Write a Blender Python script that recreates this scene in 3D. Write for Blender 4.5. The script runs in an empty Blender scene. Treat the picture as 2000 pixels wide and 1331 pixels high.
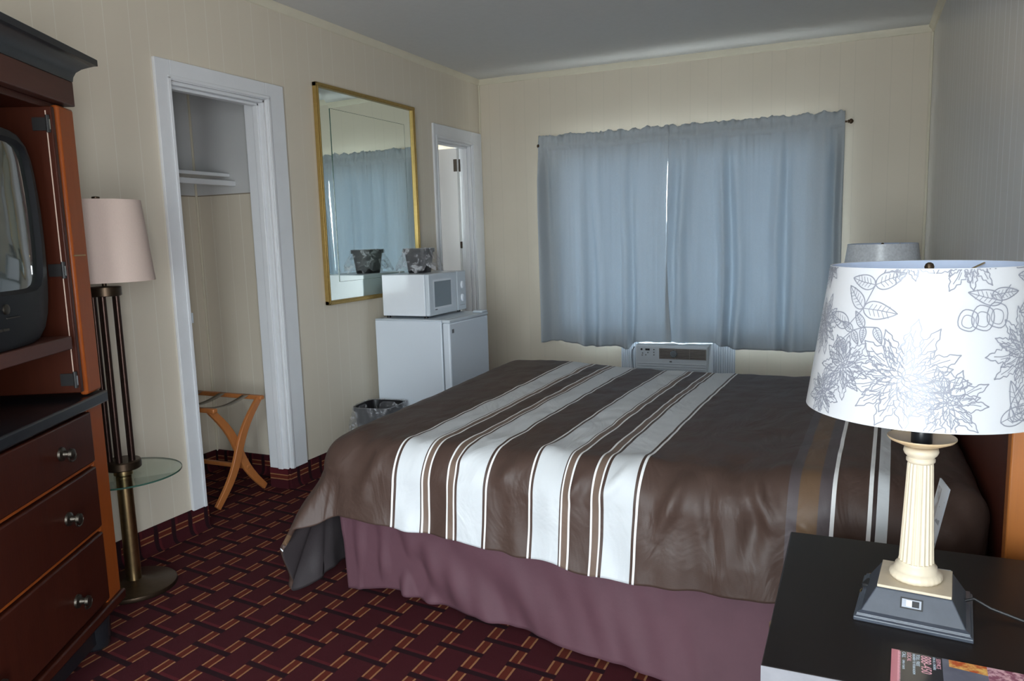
import bpy, bmesh, math, random
from math import sin, cos, pi, radians, hypot, atan2, exp, sqrt
from mathutils import Vector, Matrix, noise
S = bpy.context.scene
COL = S.collection
random.seed(7)

# ------------------------------------------------------------------ node helpers
class V:
    """a float socket with operators that build Math nodes"""
    def __init__(s, t, k): s.t = t; s.k = k
    def _m(s, op, *a):
        n = s.t.nodes.new('ShaderNodeMath'); n.operation = op
        for i, x in enumerate((s,) + a):
            if isinstance(x, V): s.t.links.new(x.k, n.inputs[i])
            else: n.inputs[i].default_value = float(x)
        return V(s.t, n.outputs[0])
    def __add__(s, o): return s._m('ADD', o)
    def __sub__(s, o): return s._m('SUBTRACT', o)
    def __mul__(s, o): return s._m('MULTIPLY', o)
    def __truediv__(s, o): return s._m('DIVIDE', o)
    def mod(s, o): return s._m('FLOORED_MODULO', o)
    def floor(s): return s._m('FLOOR')
    def abs(s): return s._m('ABSOLUTE')
    def gt(s, o): return s._m('GREATER_THAN', o)
    def lt(s, o): return s._m('LESS_THAN', o)
    def mx(s, o): return s._m('MAXIMUM', o)
    def mn(s, o): return s._m('MINIMUM', o)
    def sin(s): return s._m('SINE')
    def band(s, a, b): return s.gt(a) * s.lt(b)
    def sm(s, a, b):
        n = s.t.nodes.new('ShaderNodeMapRange'); n.interpolation_type = 'SMOOTHSTEP'
        s.t.links.new(s.k, n.inputs[0]); n.inputs[1].default_value = a; n.inputs[2].default_value = b
        return V(s.t, n.outputs[0])

def sock(t, node_input, val):
    if isinstance(val, V): t.links.new(val.k, node_input)
    elif isinstance(val, bpy.types.NodeSocket): t.links.new(val, node_input)
    elif isinstance(val, tuple) and len(val) == 3: node_input.default_value = (*val, 1)
    else: node_input.default_value = val

def mixc(t, f, a, b):
    n = t.nodes.new('ShaderNodeMix'); n.data_type = 'RGBA'
    sock(t, n.inputs[0], f); sock(t, n.inputs[6], a); sock(t, n.inputs[7], b)
    return n.outputs[2]

def coords(t, kind='Object'):
    c = t.nodes.new('ShaderNodeTexCoord')
    s = t.nodes.new('ShaderNodeSeparateXYZ'); t.links.new(c.outputs[kind], s.inputs[0])
    return V(t, s.outputs[0]), V(t, s.outputs[1]), V(t, s.outputs[2]), c.outputs[kind]

def nz(t, scale, detail=3, rough=.5, vec=None, stretch=None, dist=0.):
    n = t.nodes.new('ShaderNodeTexNoise'); n.inputs['Scale'].default_value = scale
    n.inputs['Detail'].default_value = detail; n.inputs['Roughness'].default_value = rough
    n.inputs['Distortion'].default_value = dist
    if vec is None: vec = t.nodes.new('ShaderNodeTexCoord').outputs['Object']
    if stretch:
        m = t.nodes.new('ShaderNodeMapping'); t.links.new(vec, m.inputs[0]); m.inputs['Scale'].default_value = stretch
        vec = m.outputs[0]
    t.links.new(vec, n.inputs['Vector'])
    return V(t, n.outputs['Fac'])

def bump(t, h, strength=.3, dist=.002):
    b = t.nodes.new('ShaderNodeBump'); b.inputs['Strength'].default_value = strength
    b.inputs['Distance'].default_value = dist
    sock(t, b.inputs['Height'], h); return b.outputs[0]

def mat(name, col=(.5, .5, .5), rough=.5, metal=0., fn=None, spec=.5, **kw):
    m = bpy.data.materials.new(name); m.use_nodes = True
    t = m.node_tree; p = t.nodes['Principled BSDF']
    p.inputs['Base Color'].default_value = (*col, 1)
    p.inputs['Roughness'].default_value = rough
    p.inputs['Metallic'].default_value = metal
    p.inputs['Specular IOR Level'].default_value = spec
    for k, v in kw.items():
        p.inputs[k.replace('_', ' ')].default_value = v
    if fn: fn(t, p)
    return m

def grain(amount=.12, scale=40., bstr=.15, stretch=None, bd=.001):
    def f(t, p):
        n = nz(t, scale, 4, .6, stretch=stretch)
        c = tuple(p.inputs['Base Color'].default_value)[:3]
        k = mixc(t, n, tuple(x * (1 - amount) for x in c), tuple(min(1, x * (1 + amount)) for x in c))
        t.links.new(k, p.inputs['Base Color'])
        t.links.new(bump(t, n, bstr, bd), p.inputs['Normal'])
    return f

# ------------------------------------------------------------------ mesh helpers
FLIP = [False]
class MB:
    def __init__(s): s.bm = bmesh.new(); s.mi = 0
    def _f(s, vs):
        try:
            f = s.bm.faces.new(vs); f.material_index = s.mi; return f
        except ValueError: return None
    def box(s, x0, y0, z0, x1, y1, z1, M=None):
        P = [Vector(p) for p in ((x0,y0,z0),(x1,y0,z0),(x1,y1,z0),(x0,y1,z0),(x0,y0,z1),(x1,y0,z1),(x1,y1,z1),(x0,y1,z1))]
        if M: P = [M @ p for p in P]
        v = [s.bm.verts.new(p) for p in P]
        for q in ((0,3,2,1),(4,5,6,7),(0,1,5,4),(1,2,6,5),(2,3,7,6),(3,0,4,7)): s._f([v[i] for i in q])
        return s
    def rings(s, rings, cap0=True, cap1=True, closed=True):
        R = [[s.bm.verts.new(p) for p in r] for r in rings]
        n = len(R[0])
        for a, b in zip(R[:-1], R[1:]):
            for i in range(n if closed else n - 1):
                j = (i + 1) % n
                s._f([a[i], a[j], b[j], b[i]])
        if cap0 and closed: s._f(R[0][::-1])
        if cap1 and closed: s._f(R[-1])
        return s
    def lathe(s, prof, n=32, c=(0, 0, 0), mod=None, cap0=True, cap1=True):
        c = Vector(c); rs = []
        for k, (r, z) in enumerate(prof):
            rs.append([c + Vector((rr * cos(a), rr * sin(a), z)) for i in range(n)
                       for a in (2 * pi * i / n,) for rr in ((mod(a, k, r) if mod else r),)])
        return s.rings(rs, cap0, cap1)
    def tube(s, pts, r, n=10, cap=True):
        pts = [Vector(p) for p in pts]; rs = []
        T0 = (pts[1] - pts[0]).normalized()
        u = T0.orthogonal().normalized()
        for i, p in enumerate(pts):
            T = (pts[min(i + 1, len(pts) - 1)] - pts[max(i - 1, 0)]).normalized()
            u = (u - T * u.dot(T)).normalized(); w = T.cross(u)
            rr = r[i] if isinstance(r, (list, tuple)) else r
            rs.append([p + (u * cos(2 * pi * k / n) + w * sin(2 * pi * k / n)) * rr for k in range(n)])
        return s.rings(rs, cap, cap)
    def prism(s, poly, a, b, axis='y', M=None):
        """poly in the two other axes, extruded along axis from a to b"""
        def P(p, q):
            v = {'x': (q, p[0], p[1]), 'y': (p[0], q, p[1]), 'z': (p[0], p[1], q)}[axis]
            v = Vector(v); return M @ v if M else v
        return s.rings([[P(p, a) for p in poly], [P(p, b) for p in poly]])
    def grid(s, f, nu, nv, uv=None, closed_u=False):
        L = s.bm.loops.layers.uv.verify() if uv else None
        vs = [[s.bm.verts.new(f(i / nu, j / nv)) for j in range(nv + 1)] for i in range(nu + 1)]
        for i in range(nu):
            for j in range(nv):
                fc = s._f([vs[i][j], vs[i + 1][j], vs[i + 1][j + 1], vs[i][j + 1]])
                if fc and L:
                    for lp, (a, b) in zip(fc.loops, ((i, j), (i + 1, j), (i + 1, j + 1), (i, j + 1))):
                        lp[L].uv = uv(a / nu, b / nv)
        return s
    def build(s, name, m, parent=None, bevel=0., smooth=True, angle=35, merge=False, solid=0., loc=None, rot=None, recalc=True):
        bm = s.bm
        if merge: bmesh.ops.remove_doubles(bm, verts=bm.verts, dist=.0004)
        if FLIP[0]: bm.transform(Matrix.Diagonal((1, -1, 1, 1))); bmesh.ops.reverse_faces(bm, faces=bm.faces)
        if recalc: bmesh.ops.recalc_face_normals(bm, faces=bm.faces)
        me = bpy.data.meshes.new(name); bm.to_mesh(me); bm.free()
        for x in (m if isinstance(m, (list, tuple)) else [m]): me.materials.append(x)
        if smooth:
            me.polygons.foreach_set('use_smooth', [True] * len(me.polygons))
            me.set_sharp_from_angle(angle=radians(angle))
        o = bpy.data.objects.new(name, me); COL.objects.link(o)
        if parent: o.parent = parent
        if loc: o.location = loc
        if rot: o.rotation_euler = rot
        if bevel:
            b = o.modifiers.new('bevel', 'BEVEL'); b.width = bevel; b.segments = 2; b.limit_method = 'ANGLE'; b.angle_limit = radians(40)
        if solid:
            b = o.modifiers.new('solid', 'SOLIDIFY'); b.thickness = solid; b.offset = -1 if solid > 0 else 0
        return o

def tag(o, label=None, cat=None, group=None, kind=None):
    if label: o['label'] = label
    if cat: o['category'] = cat
    if group: o['group'] = group
    if kind: o['kind'] = kind
    return o
def empty(name, loc, rz=0., label=None, cat=None, group=None):
    o = bpy.data.objects.new(name, None); COL.objects.link(o); o.location = loc; o.rotation_euler = (0, 0, rz)
    o.empty_display_size = .1
    return tag(o, label, cat, group)
def struct(name, mb, m, **k): return tag(mb.build(name, m, **k), kind='structure')
def copy_tree(o, parent=None):
    c = o.copy(); COL.objects.link(c); c.parent = parent
    for ch in [x for x in COL.objects if x.parent == o]: copy_tree(ch, c)
    return c
def text(name, body, size, m, parent, M, depth=.0003, align='LEFT', sx=1.):
    cu = bpy.data.curves.new(name, 'FONT'); cu.body = body; cu.size = size; cu.extrude = depth; cu.align_x = align
    o = bpy.data.objects.new('tmp_' + name, cu); COL.objects.link(o)
    dg = bpy.context.evaluated_depsgraph_get(); dg.update()
    me = bpy.data.meshes.new_from_object(o.evaluated_get(dg))
    bpy.data.objects.remove(o)
    me.materials.clear(); me.materials.append(m)
    me.transform(M @ Matrix.Diagonal((sx, 1, 1, 1)))
    q = bpy.data.objects.new(name, me); COL.objects.link(q); q.parent = parent
    return q

# ------------------------------------------------------------------ constants (metres)
W, H, YF = 3.032, 2.44, -6.45      # room width, ceiling height, y of the wall behind the camera
TH = .11

# ------------------------------------------------------------------ materials
def panel_fn(axis, base, dark, offs=0., gw=.0016, ga=.55):
    def f(t, p):
        x, y, z, vec = coords(t)
        c = (y if axis == 'y' else x) + offs
        # random-width plank grooves: 0.406 m repeat with four unequal planks
        m = c.mod(.406)
        g = None
        for q in (.0, .088, .205, .292):
            d = (m - q).abs() .lt(gw)
            g = d if g is None else g.mx(d)
        n = nz(t, 3., 4, .5); n2 = nz(t, 220., 3, .6, stretch=(1, 1, .15))
        k = mixc(t, n, base, tuple(v * .93 for v in base))
        k = mixc(t, g * ga, k, dark)
        t.links.new(k, p.inputs['Base Color'])
        t.links.new(bump(t, (g * -1.) + n2 * .12, .5, .0015), p.inputs['Normal'])
    return f
CREAM = (.70, .63, .515)
M_wl = mat('cream_panelling_left', CREAM, .5, fn=panel_fn('y', CREAM, (.80, .77, .68), .06))
M_wb = mat('cream_panelling_back', CREAM, .5, fn=panel_fn('x', CREAM, (.5, .47, .38), .12, .0014, .35))
M_wr = mat('cream_panelling_cool_light', (.58, .565, .54), .3, fn=panel_fn('y', (.59, .575, .555), (.86, .87, .9), .1, .004, .75))  # cream panelling, colour cooled to stand for bluish light reflected off the curtains
M_ceil = mat('ceiling_paint', (.66, .66, .65), .8, fn=grain(.05, 30, .2))
M_trimc = mat('cream_trim', (.68, .63, .5), .45, fn=grain(.05, 12, .1))
M_white = mat('white_trim_paint', (.73, .745, .77), .38, fn=grain(.05, 9, .03))
M_bath = mat('bathroom_white', (.75, .75, .73), .6, fn=grain(.03, 8, .1))
M_closet = mat('closet_white_paint', (.62, .62, .60), .6, fn=grain(.08, 5, .2))

DASH = (.40, .19, .085); RUST = (.13, .022, .012); BARC = (.016, .006, .009)
def carpet_fn(mode):
    def f(t, p):
        x, y, z, vec = coords(t)
        wob = (nz(t, 60., 2, .5) - .5) * .0022
        if mode == 'floor':
            u = x - 1.2575 + wob; w = y + x * .105 + wob
        elif mode == 'y':     # cove along the left wall: pattern turned up the wall
            u = (z - .062) * 1.25 + 1.24 * .1 + wob; w = y + wob
        else:
            u = (z - .062) * 1.25 + 1.24 * .1 + wob; w = x + wob
        PX, PY = .1237, .0905
        ux = (u + PX / 2).mod(PX) - PX / 2              # distance from the middle of a dash column
        ci = ((u + PX / 2) / PX).floor()
        w0 = w + 3.284 - 1.38 * .105 if mode == 'floor' else w
        wy = (w0 + PY / 2).mod(PY) - PY / 2
        ri = ((w0 + PY / 2) / PY).floor()
        inlen = wy.abs().lt(.0325)
        dash = (ux.abs() - .0145).abs().lt(.0032) * inlen
        rust = ux.abs().lt(.0118) * inlen
        # dark bars under every second column pair, alternating rows
        wb = (w0).mod(PY) - PY / 2
        rb = (w0 / PY).floor()
        uc = u + PX * 0.5
        pair = ((uc / PX + rb).mod(2.) * PX - PX)       # -PX..PX centred on a bar
        bar = pair.abs().lt(PX * .5 + .02) * wb.abs().lt(.0095)
        if mode != 'floor': bar = wb.abs().lt(.0095)
        red_line = pair.abs().lt(PX * .5) * (wb - .017).abs().lt(.006)  # lighter red line woven beside each bar
        n = nz(t, 420., 3, .7); n2 = nz(t, 5., 3, .5)
        base = mixc(t, n, (.032, .0045, .008), (.090, .013, .018))
        base = mixc(t, red_line * .5, base, (.15, .018, .024))
        k = mixc(t, bar * .95, base, BARC)
        k = mixc(t, rust, k, RUST)
        k = mixc(t, dash, k, mixc(t, n, tuple(v * .7 for v in DASH), tuple(min(1, v * 1.25) for v in DASH)))
        k = mixc(t, n2 * .25, k, tuple(v * .6 for v in (.09, .03, .03)))
        t.links.new(k, p.inputs['Base Color'])
        t.links.new(bump(t, n, .8, .004), p.inputs['Normal'])
    return f
M_carpet = mat('patterned_carpet', (.07, .02, .03), .95, fn=carpet_fn('floor'), spec=.15)
M_cove_y = mat('patterned_carpet_cove_left', (.07, .02, .03), .95, fn=carpet_fn('y'), spec=.15)
M_cove_x = mat('patterned_carpet_cove_back', (.07, .02, .03), .95, fn=carpet_fn('x'), spec=.15)

def wood_fn(a, b, st=(1, 1, .08), sc=30., axis_b=.25):
    def f(t, p):
        n = nz(t, sc, 5, .6, stretch=st, dist=.6); n2 = nz(t, sc * 5, 3, .6, stretch=st)
        k = mixc(t, n, a, b); k = mixc(t, n2 * .35, k, tuple(v * .55 for v in a))
        t.links.new(k, p.inputs['Base Color']); t.links.new(bump(t, n2, axis_b, .0006), p.inputs['Normal'])
    return f
M_cherry = mat('cherry_veneer_dark', (.2, .05, .02), .35, fn=wood_fn((.030, .0060, .0035), (.058, .0125, .006)), spec=.25)
M_orange = mat('cherry_wood_orange', (.4, .1, .02), .35, fn=wood_fn((.235, .050, .009), (.34, .082, .015), (1, 1, .06), 22), spec=.25)
M_doorin = mat('cherry_door_face', (.3, .07, .02), .4, fn=wood_fn((.034, .007, .003), (.062, .013, .005)), spec=.25)
M_rail = mat('brown_wood_rail', (.15, .06, .045), .4, fn=wood_fn((.060, .022, .016), (.095, .034, .024), (.08, 1, 1), 22), spec=.25)
M_black = mat('black_lacquer', (.012, .013, .016), .28, fn=grain(.3, 60, .05))
M_espresso = mat('espresso_laminate', (.013, .010, .010), .34, fn=wood_fn((.010, .0075, .0075), (.017, .0125, .012), (1, .06, 1), 24, .12), spec=.2)
M_bed_wood = mat('honey_bedpost_wood', (.5, .2, .05), .35, fn=wood_fn((.42, .135, .028), (.56, .19, .042), (1, 1, .05), 22))
M_bed_panel = mat('dark_cherry_panel', (.1, .02, .012), .35, fn=wood_fn((.07, .016, .01), (.12, .03, .018)))
M_rack = mat('orange_oak_rack', (.5, .2, .06), .4, fn=wood_fn((.40, .135, .035), (.55, .20, .06), (1, 1, .15), 30))
M_brass = mat('antique_brass', (.42, .30, .15), .32, 1., fn=grain(.25, 50, .05))
M_bronze = mat('dark_bronze', (.085, .058, .038), .38, .9, fn=grain(.25, 40, .05))
M_pewter = mat('aged_pewter', (.10, .085, .07), .42, 1., fn=grain(.3, 80, .1))
M_gold = mat('gold_leaf_frame', (.42, .29, .10), .45, .7, fn=grain(.2, 60, .15))
M_blackm = mat('black_painted_metal', (.015, .014, .014), .4, fn=grain(.3, 60, .05))
M_steel = mat('bright_steel', (.6, .6, .6), .25, 1., fn=grain(.1, 60, .05))
M_mirror = mat('mirror_silver', (.84, .92, .88), .012, 1., fn=lambda t, p: t.links.new(mixc(t, nz(t, 2.), (.83, .91, .87), (.85, .93, .89)), p.inputs['Base Color']))
M_enamel = mat('white_enamel', (.70, .76, .84), .3, fn=grain(.02, 200, .06, bd=.0004))
M_enamel2 = mat('white_microwave_enamel', (.78, .82, .88), .2, fn=grain(.02, 60, .03))
M_plast = mat('white_plastic', (.62, .68, .74), .4, fn=grain(.04, 60, .05))
M_mwin = mat('microwave_window_mesh', (.23, .27, .30), .3, fn=grain(.1, 900, .1))
M_grey = mat('grey_plastic', (.16, .18, .2), .45, fn=grain(.1, 60, .05))
M_ink = mat('black_ink', (.01, .01, .012), .5, fn=grain(.1, 60, .02))
M_acb = mat('air_conditioner_plastic', (.62, .68, .74), .45, fn=grain(.03, 60, .05))
M_louvre = mat('louvre_recess', (.15, .13, .12), .4, fn=grain(.4, 25, .1, stretch=(1, 1, 6)))
def accordion_fn(t, p):
    x, y, z, v = coords(t)
    s = (x * (2 * pi / .0155)).sin() * .5 + .5
    t.links.new(mixc(t, s, (.44, .49, .56), (.66, .70, .75)), p.inputs['Base Color'])
    t.links.new(bump(t, s, 1., .004), p.inputs['Normal'])
M_acc = mat('accordion_vinyl', (.6, .65, .7), .5, fn=accordion_fn)
M_tvsh = mat('dark_grey_tv_shell', (.010, .011, .013), .5, fn=grain(.15, 300, .08), spec=.2)
M_screen = mat('crt_glass', (.045, .055, .050), .07, fn=grain(.05, 3, 0.), spec=.6, Coat_Weight=.5)
M_shade_b = mat('beige_linen_shade', (.60, .475, .415), .8, fn=grain(.08, 400, .25, (1, 1, .3)))
M_cordm = mat('black_cord', (.012, .011, .012), .45, fn=grain(.1, 60, .02))
M_stone = mat('cream_resin_column', (.70, .60, .46), .42, fn=grain(.12, 14, .12))
M_pad = mat('cream_painted_base', (.58, .49, .37), .5, fn=grain(.12, 25, .15))
M_dish = mat('tan_lacquered_dish', (.62, .45, .27), .35, fn=grain(.08, 18, .1))
M_slate = mat('satin_slate_black_paint', (.050, .058, .078), .36, fn=grain(.3, 35, .1))
M_switch = mat('silver_switch_plate', (.33, .35, .4), .4, .3, fn=grain(.1, 60, .05))
M_wlining = mat('shade_lining', (.62, .72, .92), .6, fn=grain(.03, 60, .05))
M_floral = mat('printed_white_shade', (.56, .57, .60), .28, fn=grain(.03, 500, .05, (1, 1, 12)), spec=.55)
M_line = mat('grey_print_line', (.24, .25, .30), .3, fn=grain(.1, 60, .02))
M_floral2 = mat('far_printed_shade', (.60, .63, .68), .3, fn=grain(.35, 90, .05), spec=.5)
M_sheet = mat('white_mattress_ticking', (.72, .74, .80), .8, fn=grain(.04, 120, .2))

def glass_mat(name, col, rough=0.):
    m = bpy.data.materials.new(name); m.use_nodes = True; t = m.node_tree
    p = t.nodes['Principled BSDF']; t.nodes.remove(p)
    out = t.nodes['Material Output']
    g = t.nodes.new('ShaderNodeBsdfGlossy'); g.inputs['Roughness'].default_value = rough
    tr = t.nodes.new('ShaderNodeBsdfTransparent')
    sock(t, tr.inputs[0], mixc(t, nz(t, 3.), col, tuple(v * .98 for v in col)))
    fr = t.nodes.new('ShaderNodeLayerWeight'); fr.inputs[0].default_value = .25
    mx = t.nodes.new('ShaderNodeMixShader')
    sock(t, mx.inputs[0], V(t, fr.outputs[0]) * .35 + .02); t.links.new(tr.outputs[0], mx.inputs[1]); t.links.new(g.outputs[0], mx.inputs[2])
    t.links.new(mx.outputs[0], out.inputs[0]); return m
M_glass = glass_mat('clear_glass', (.90, .96, .93))
M_glass_edge = mat('green_glass_edge', (.03, .08, .06), .15, fn=grain(.1, 30, .02))
M_pane = glass_mat('window_glass', (.96, .98, .97))

def liner_fn():
    m = bpy.data.materials.new('clear_plastic_liner'); m.use_nodes = True; t = m.node_tree
    p = t.nodes['Principled BSDF']; p.inputs['Roughness'].default_value = .22
    out = t.nodes['Material Output']
    w = nz(t, 20., 3, .55, dist=1.2)
    sock(t, p.inputs['Base Color'], mixc(t, w, (.5, .5, .54), (.85, .86, .9)))
    sock(t, p.inputs['Normal'], bump(t, w, 1., .008))
    tr = t.nodes.new('ShaderNodeBsdfTransparent'); mx = t.nodes.new('ShaderNodeMixShader')
    sock(t, mx.inputs[0], w.sm(.45, .75) * .5 + .12)
    t.links.new(tr.outputs[0], mx.inputs[1]); t.links.new(p.outputs[0], mx.inputs[2]); t.links.new(mx.outputs[0], out.inputs[0])
    return m
M_liner = liner_fn()

def curtain_fn():
    m = bpy.data.materials.new('blue_grey_curtain_cloth'); m.use_nodes = True; t = m.node_tree
    p = t.nodes['Principled BSDF']; out = t.nodes['Material Output']
    w1 = nz(t, 500., 2, .6, stretch=(1, 1, .12)); w2 = nz(t, 500., 2, .6, stretch=(.12, 1, 1))
    c = mixc(t, (w1 + w2) * .5, (.38, .42, .45), (.54, .58, .61))
    sock(t, p.inputs['Base Color'], c); p.inputs['Roughness'].default_value = .62
    p.inputs['Sheen Weight'].default_value = .25
    sock(t, p.inputs['Normal'], bump(t, w1 + w2, .25, .0008))
    tl = t.nodes.new('ShaderNodeBsdfTranslucent'); tl.inputs[0].default_value = (.50, .59, .68, 1)
    mx = t.nodes.new('ShaderNodeMixShader'); mx.inputs[0].default_value = .17
    t.links.new(p.outputs[0], mx.inputs[1]); t.links.new(tl.outputs[0], mx.inputs[2]); t.links.new(mx.outputs[0], out.inputs[0])
    return m
M_curtain = curtain_fn()

BROWN = (.064, .038, .030)
def comforter_fn(t, p):
    uvn = t.nodes.new('ShaderNodeTexCoord'); s = t.nodes.new('ShaderNodeSeparateXYZ')
    t.links.new(uvn.outputs['UV'], s.inputs[0]); u = V(t, s.outputs[0]); v = V(t, s.outputs[1])
    u = u - (v + 2.6) * .036
    weave = nz(t, 900., 2, .6, vec=uvn.outputs['UV'], stretch=(.1, 1, 1))
    k = mixc(t, weave, tuple(x * .88 for x in BROWN), tuple(x * 1.15 for x in BROWN))
    SAT = (.58, .60, .62); WH = (.80, .80, .80); TAN = (.155, .105, .08); DK = (.040, .024, .022); GOLD = (.13, .078, .045); MAU = (.085, .068, .072)
    def b(a, c, col):
        nonlocal k
        k = mixc(t, u.band(a, c), k, col)
    # four satin stripes with their hairlines
    b(1.322, 1.329, WH); b(1.338, 1.425, SAT); b(1.429, 1.435, WH); b(1.435, 1.452, TAN); b(1.452, 1.458, WH)
    b(1.522, 1.528, WH); b(1.528, 1.547, TAN); b(1.547, 1.552, WH); b(1.560, 1.648, SAT); b(1.656, 1.662, WH)
    b(1.800, 1.806, WH); b(1.814, 1.905, SAT); b(1.909, 1.914, WH); b(1.914, 1.933, TAN); b(1.933, 1.939, WH)
    b(2.000, 2.006, WH); b(2.006, 2.026, TAN); b(2.026, 2.031, WH); b(2.040, 2.126, SAT); b(2.134, 2.141, WH)
    # head end
    b(2.535, 2.562, MAU); b(2.562, 2.612, GOLD); b(2.612, 2.642, MAU); b(2.642, 2.652, WH)
    b(2.728, 2.738, WH); b(2.738, 2.748, DK); b(2.748, 2.775, SAT)
    # foot end
    b(.775, .84, GOLD); b(.742, .750, WH)
    t.links.new(k, p.inputs['Base Color'])
    wr = nz(t, 8., 3, .5, vec=uvn.outputs['UV'], stretch=(1, .55, 1), dist=1.2)
    h = wr * 1. + weave * .03
    t.links.new(bump(t, h, .6, .018), p.inputs['Normal'])
M_comf = mat('striped_satin_comforter', BROWN, .5, fn=comforter_fn, spec=.32)
M_lining = mat('dark_comforter_lining', (.030, .024, .026), .65, fn=grain(.15, 20, .4, bd=.004))
M_skirt = mat('plum_brown_bed_skirt', (.098, .043, .056), .7, fn=grain(.12, 12, .3, bd=.005), spec=.3)

# ------------------------------------------------------------------ the room
def holed_wall(mb, axis, c0, c1, a0, a1, z0, z1, holes):
    """boxes for a wall slab with rectangular holes; a = running coordinate"""
    cuts = sorted({a0, a1, *[h[0] for h in holes], *[h[1] for h in holes]})
    for p, q in zip(cuts[:-1], cuts[1:]):
        hs = sorted([h for h in holes if h[0] <= p + 1e-6 and h[1] >= q - 1e-6], key=lambda h: h[2])
        zz = z0
        for h in hs:
            if h[2] > zz + 1e-6: (mb.box(c0, p, zz, c1, q, h[2]) if axis == 'x' else mb.box(p, c0, zz, q, c1, h[2]))
            zz = h[3]
        if z1 > zz + 1e-6: (mb.box(c0, p, zz, c1, q, z1) if axis == 'x' else mb.box(p, c0, zz, q, c1, z1))

CL = (-2.935, -2.362, 1.957)    # closet opening y0, y1, top
BA = (-.690, -.165, 1.945)      # bathroom opening
WIN = (.66, 2.44, .56, 1.84)    # window over the air conditioner
ACO = (1.10, 1.905, .10, .50)
FW = (1.50, 2.86, .20, 1.80)
DR = (-6.12, -5.48, 0.0, 1.98)    # open entrance doorway in the right wall, beside the camera     # window behind the camera

struct('floor', MB().box(-2.2, YF - .1, -.1, W + .1, .1, 0), M_carpet, smooth=False)
struct('ceiling', MB().box(-2.2, YF - .1, H, W + .1, .1, H + .1), M_ceil, smooth=False)
m = MB(); holed_wall(m, 'x', -TH, 0, YF, 0, 0, H, [(CL[0], CL[1], 0, CL[2]), (BA[0], BA[1], 0, BA[2])])
struct('wall_left', m, M_wl, smooth=False)
m = MB(); holed_wall(m, 'y', 0, TH, -2.2, W + .1, 0, H, [(WIN[0], WIN[1], WIN[2], WIN[3]), (ACO[0], ACO[1], ACO[2], ACO[3]), (-.78, -.16, 1.25, 1.90)])
struct('wall_back', m, M_wb, smooth=False)
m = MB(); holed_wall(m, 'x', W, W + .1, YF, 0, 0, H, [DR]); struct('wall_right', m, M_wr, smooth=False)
m = MB()
m.box(W - .014, DR[0] - .07, .1, W, DR[0], DR[3] + .07); m.box(W - .014, DR[1], .1, W, DR[1] + .07, DR[3] + .07); m.box(W - .014, DR[0], DR[3], W, DR[1], DR[3] + .07)
struct('trim_9', m, M_white, bevel=.003)
m = MB(); holed_wall(m, 'y', YF - .1, YF, -TH, W + .1, 0, H, [FW])
struct('wall_front', m, M_wb, smooth=False)

# carpet turned up the walls as a cove base
def cove(y0, y1, x=0., s=1, axis='y', mm=None, name='baseboard_left', extra=None):
    poly = [(0, 0), (.030, 0), (.018, .006), (.011, .018), (.008, .04), (.008, .103), (.006, .108), (0, .108)]
    m = MB()
    for (a, b) in (extra or [(y0, y1)]):
        if axis == 'y': m.prism([(x + s * p, q) for p, q in poly], a, b, 'y')
        else: m.prism([(x + s * p, q) for p, q in poly], a, b, 'x')
    return m
cv = cove(0, 0, 0, 1, 'y', extra=[(YF, CL[0] + .006), (CL[1] - .006, BA[0] + .004), (BA[1] - .004, 0)])
for a, b in ((CL[0] - .001, CL[0] + .02), (CL[1] - .02, CL[1] + .001), (BA[0] - .001, BA[0] + .02), (BA[1] - .02, BA[1] + .001)): cv.box(-.116, a, 0, .0, b, .105)
struct('baseboard_left', cv, M_cove_y, merge=False)
m = MB()
pol = [(0, 0), (-.030, 0), (-.018, .006), (-.011, .018), (-.008, .04), (-.008, .103), (-.006, .108), (0, .108)]
m.rings([[Vector((a, p, q)) for p, q in pol] for a in (0, W)])
struct('baseboard_back', m, M_cove_x)
m = MB(); m.prism([(W - p, q) for p, q in [(0, 0), (.030, 0), (.018, .006), (.011, .018), (.008, .04), (.008, .103), (.006, .108), (0, .108)]], DR[1], 0, 'y')
struct('baseboard_right', m, M_cove_y)

# crown moulding
cr = [(0, 0), (.018, 0), (.018, -.012), (.010, -.024), (.006, -.038), (0, -.042)]
m = MB(); m.prism([(p, H + q) for p, q in cr], YF, 0, 'y'); struct('trim_1', m, M_trimc)
m = MB(); m.rings([[Vector((a, -p, H + q)) for p, q in cr] for a in (0, W)]); struct('trim_2', m, M_trimc)
m = MB(); m.prism([(W - p * 1.6, H + q) for p, q in cr], YF, 0, 'y'); struct('trim_3', m, M_trimc)
m = MB(); m.box(0, -.012, .1, .012, 0, H - .04); struct('trim_4', m, M_trimc, bevel=.003)
m = MB(); m.box(W - .014, -.014, .1, W, 0, H - .04); struct('trim_5', m, M_trimc, bevel=.004)

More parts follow.
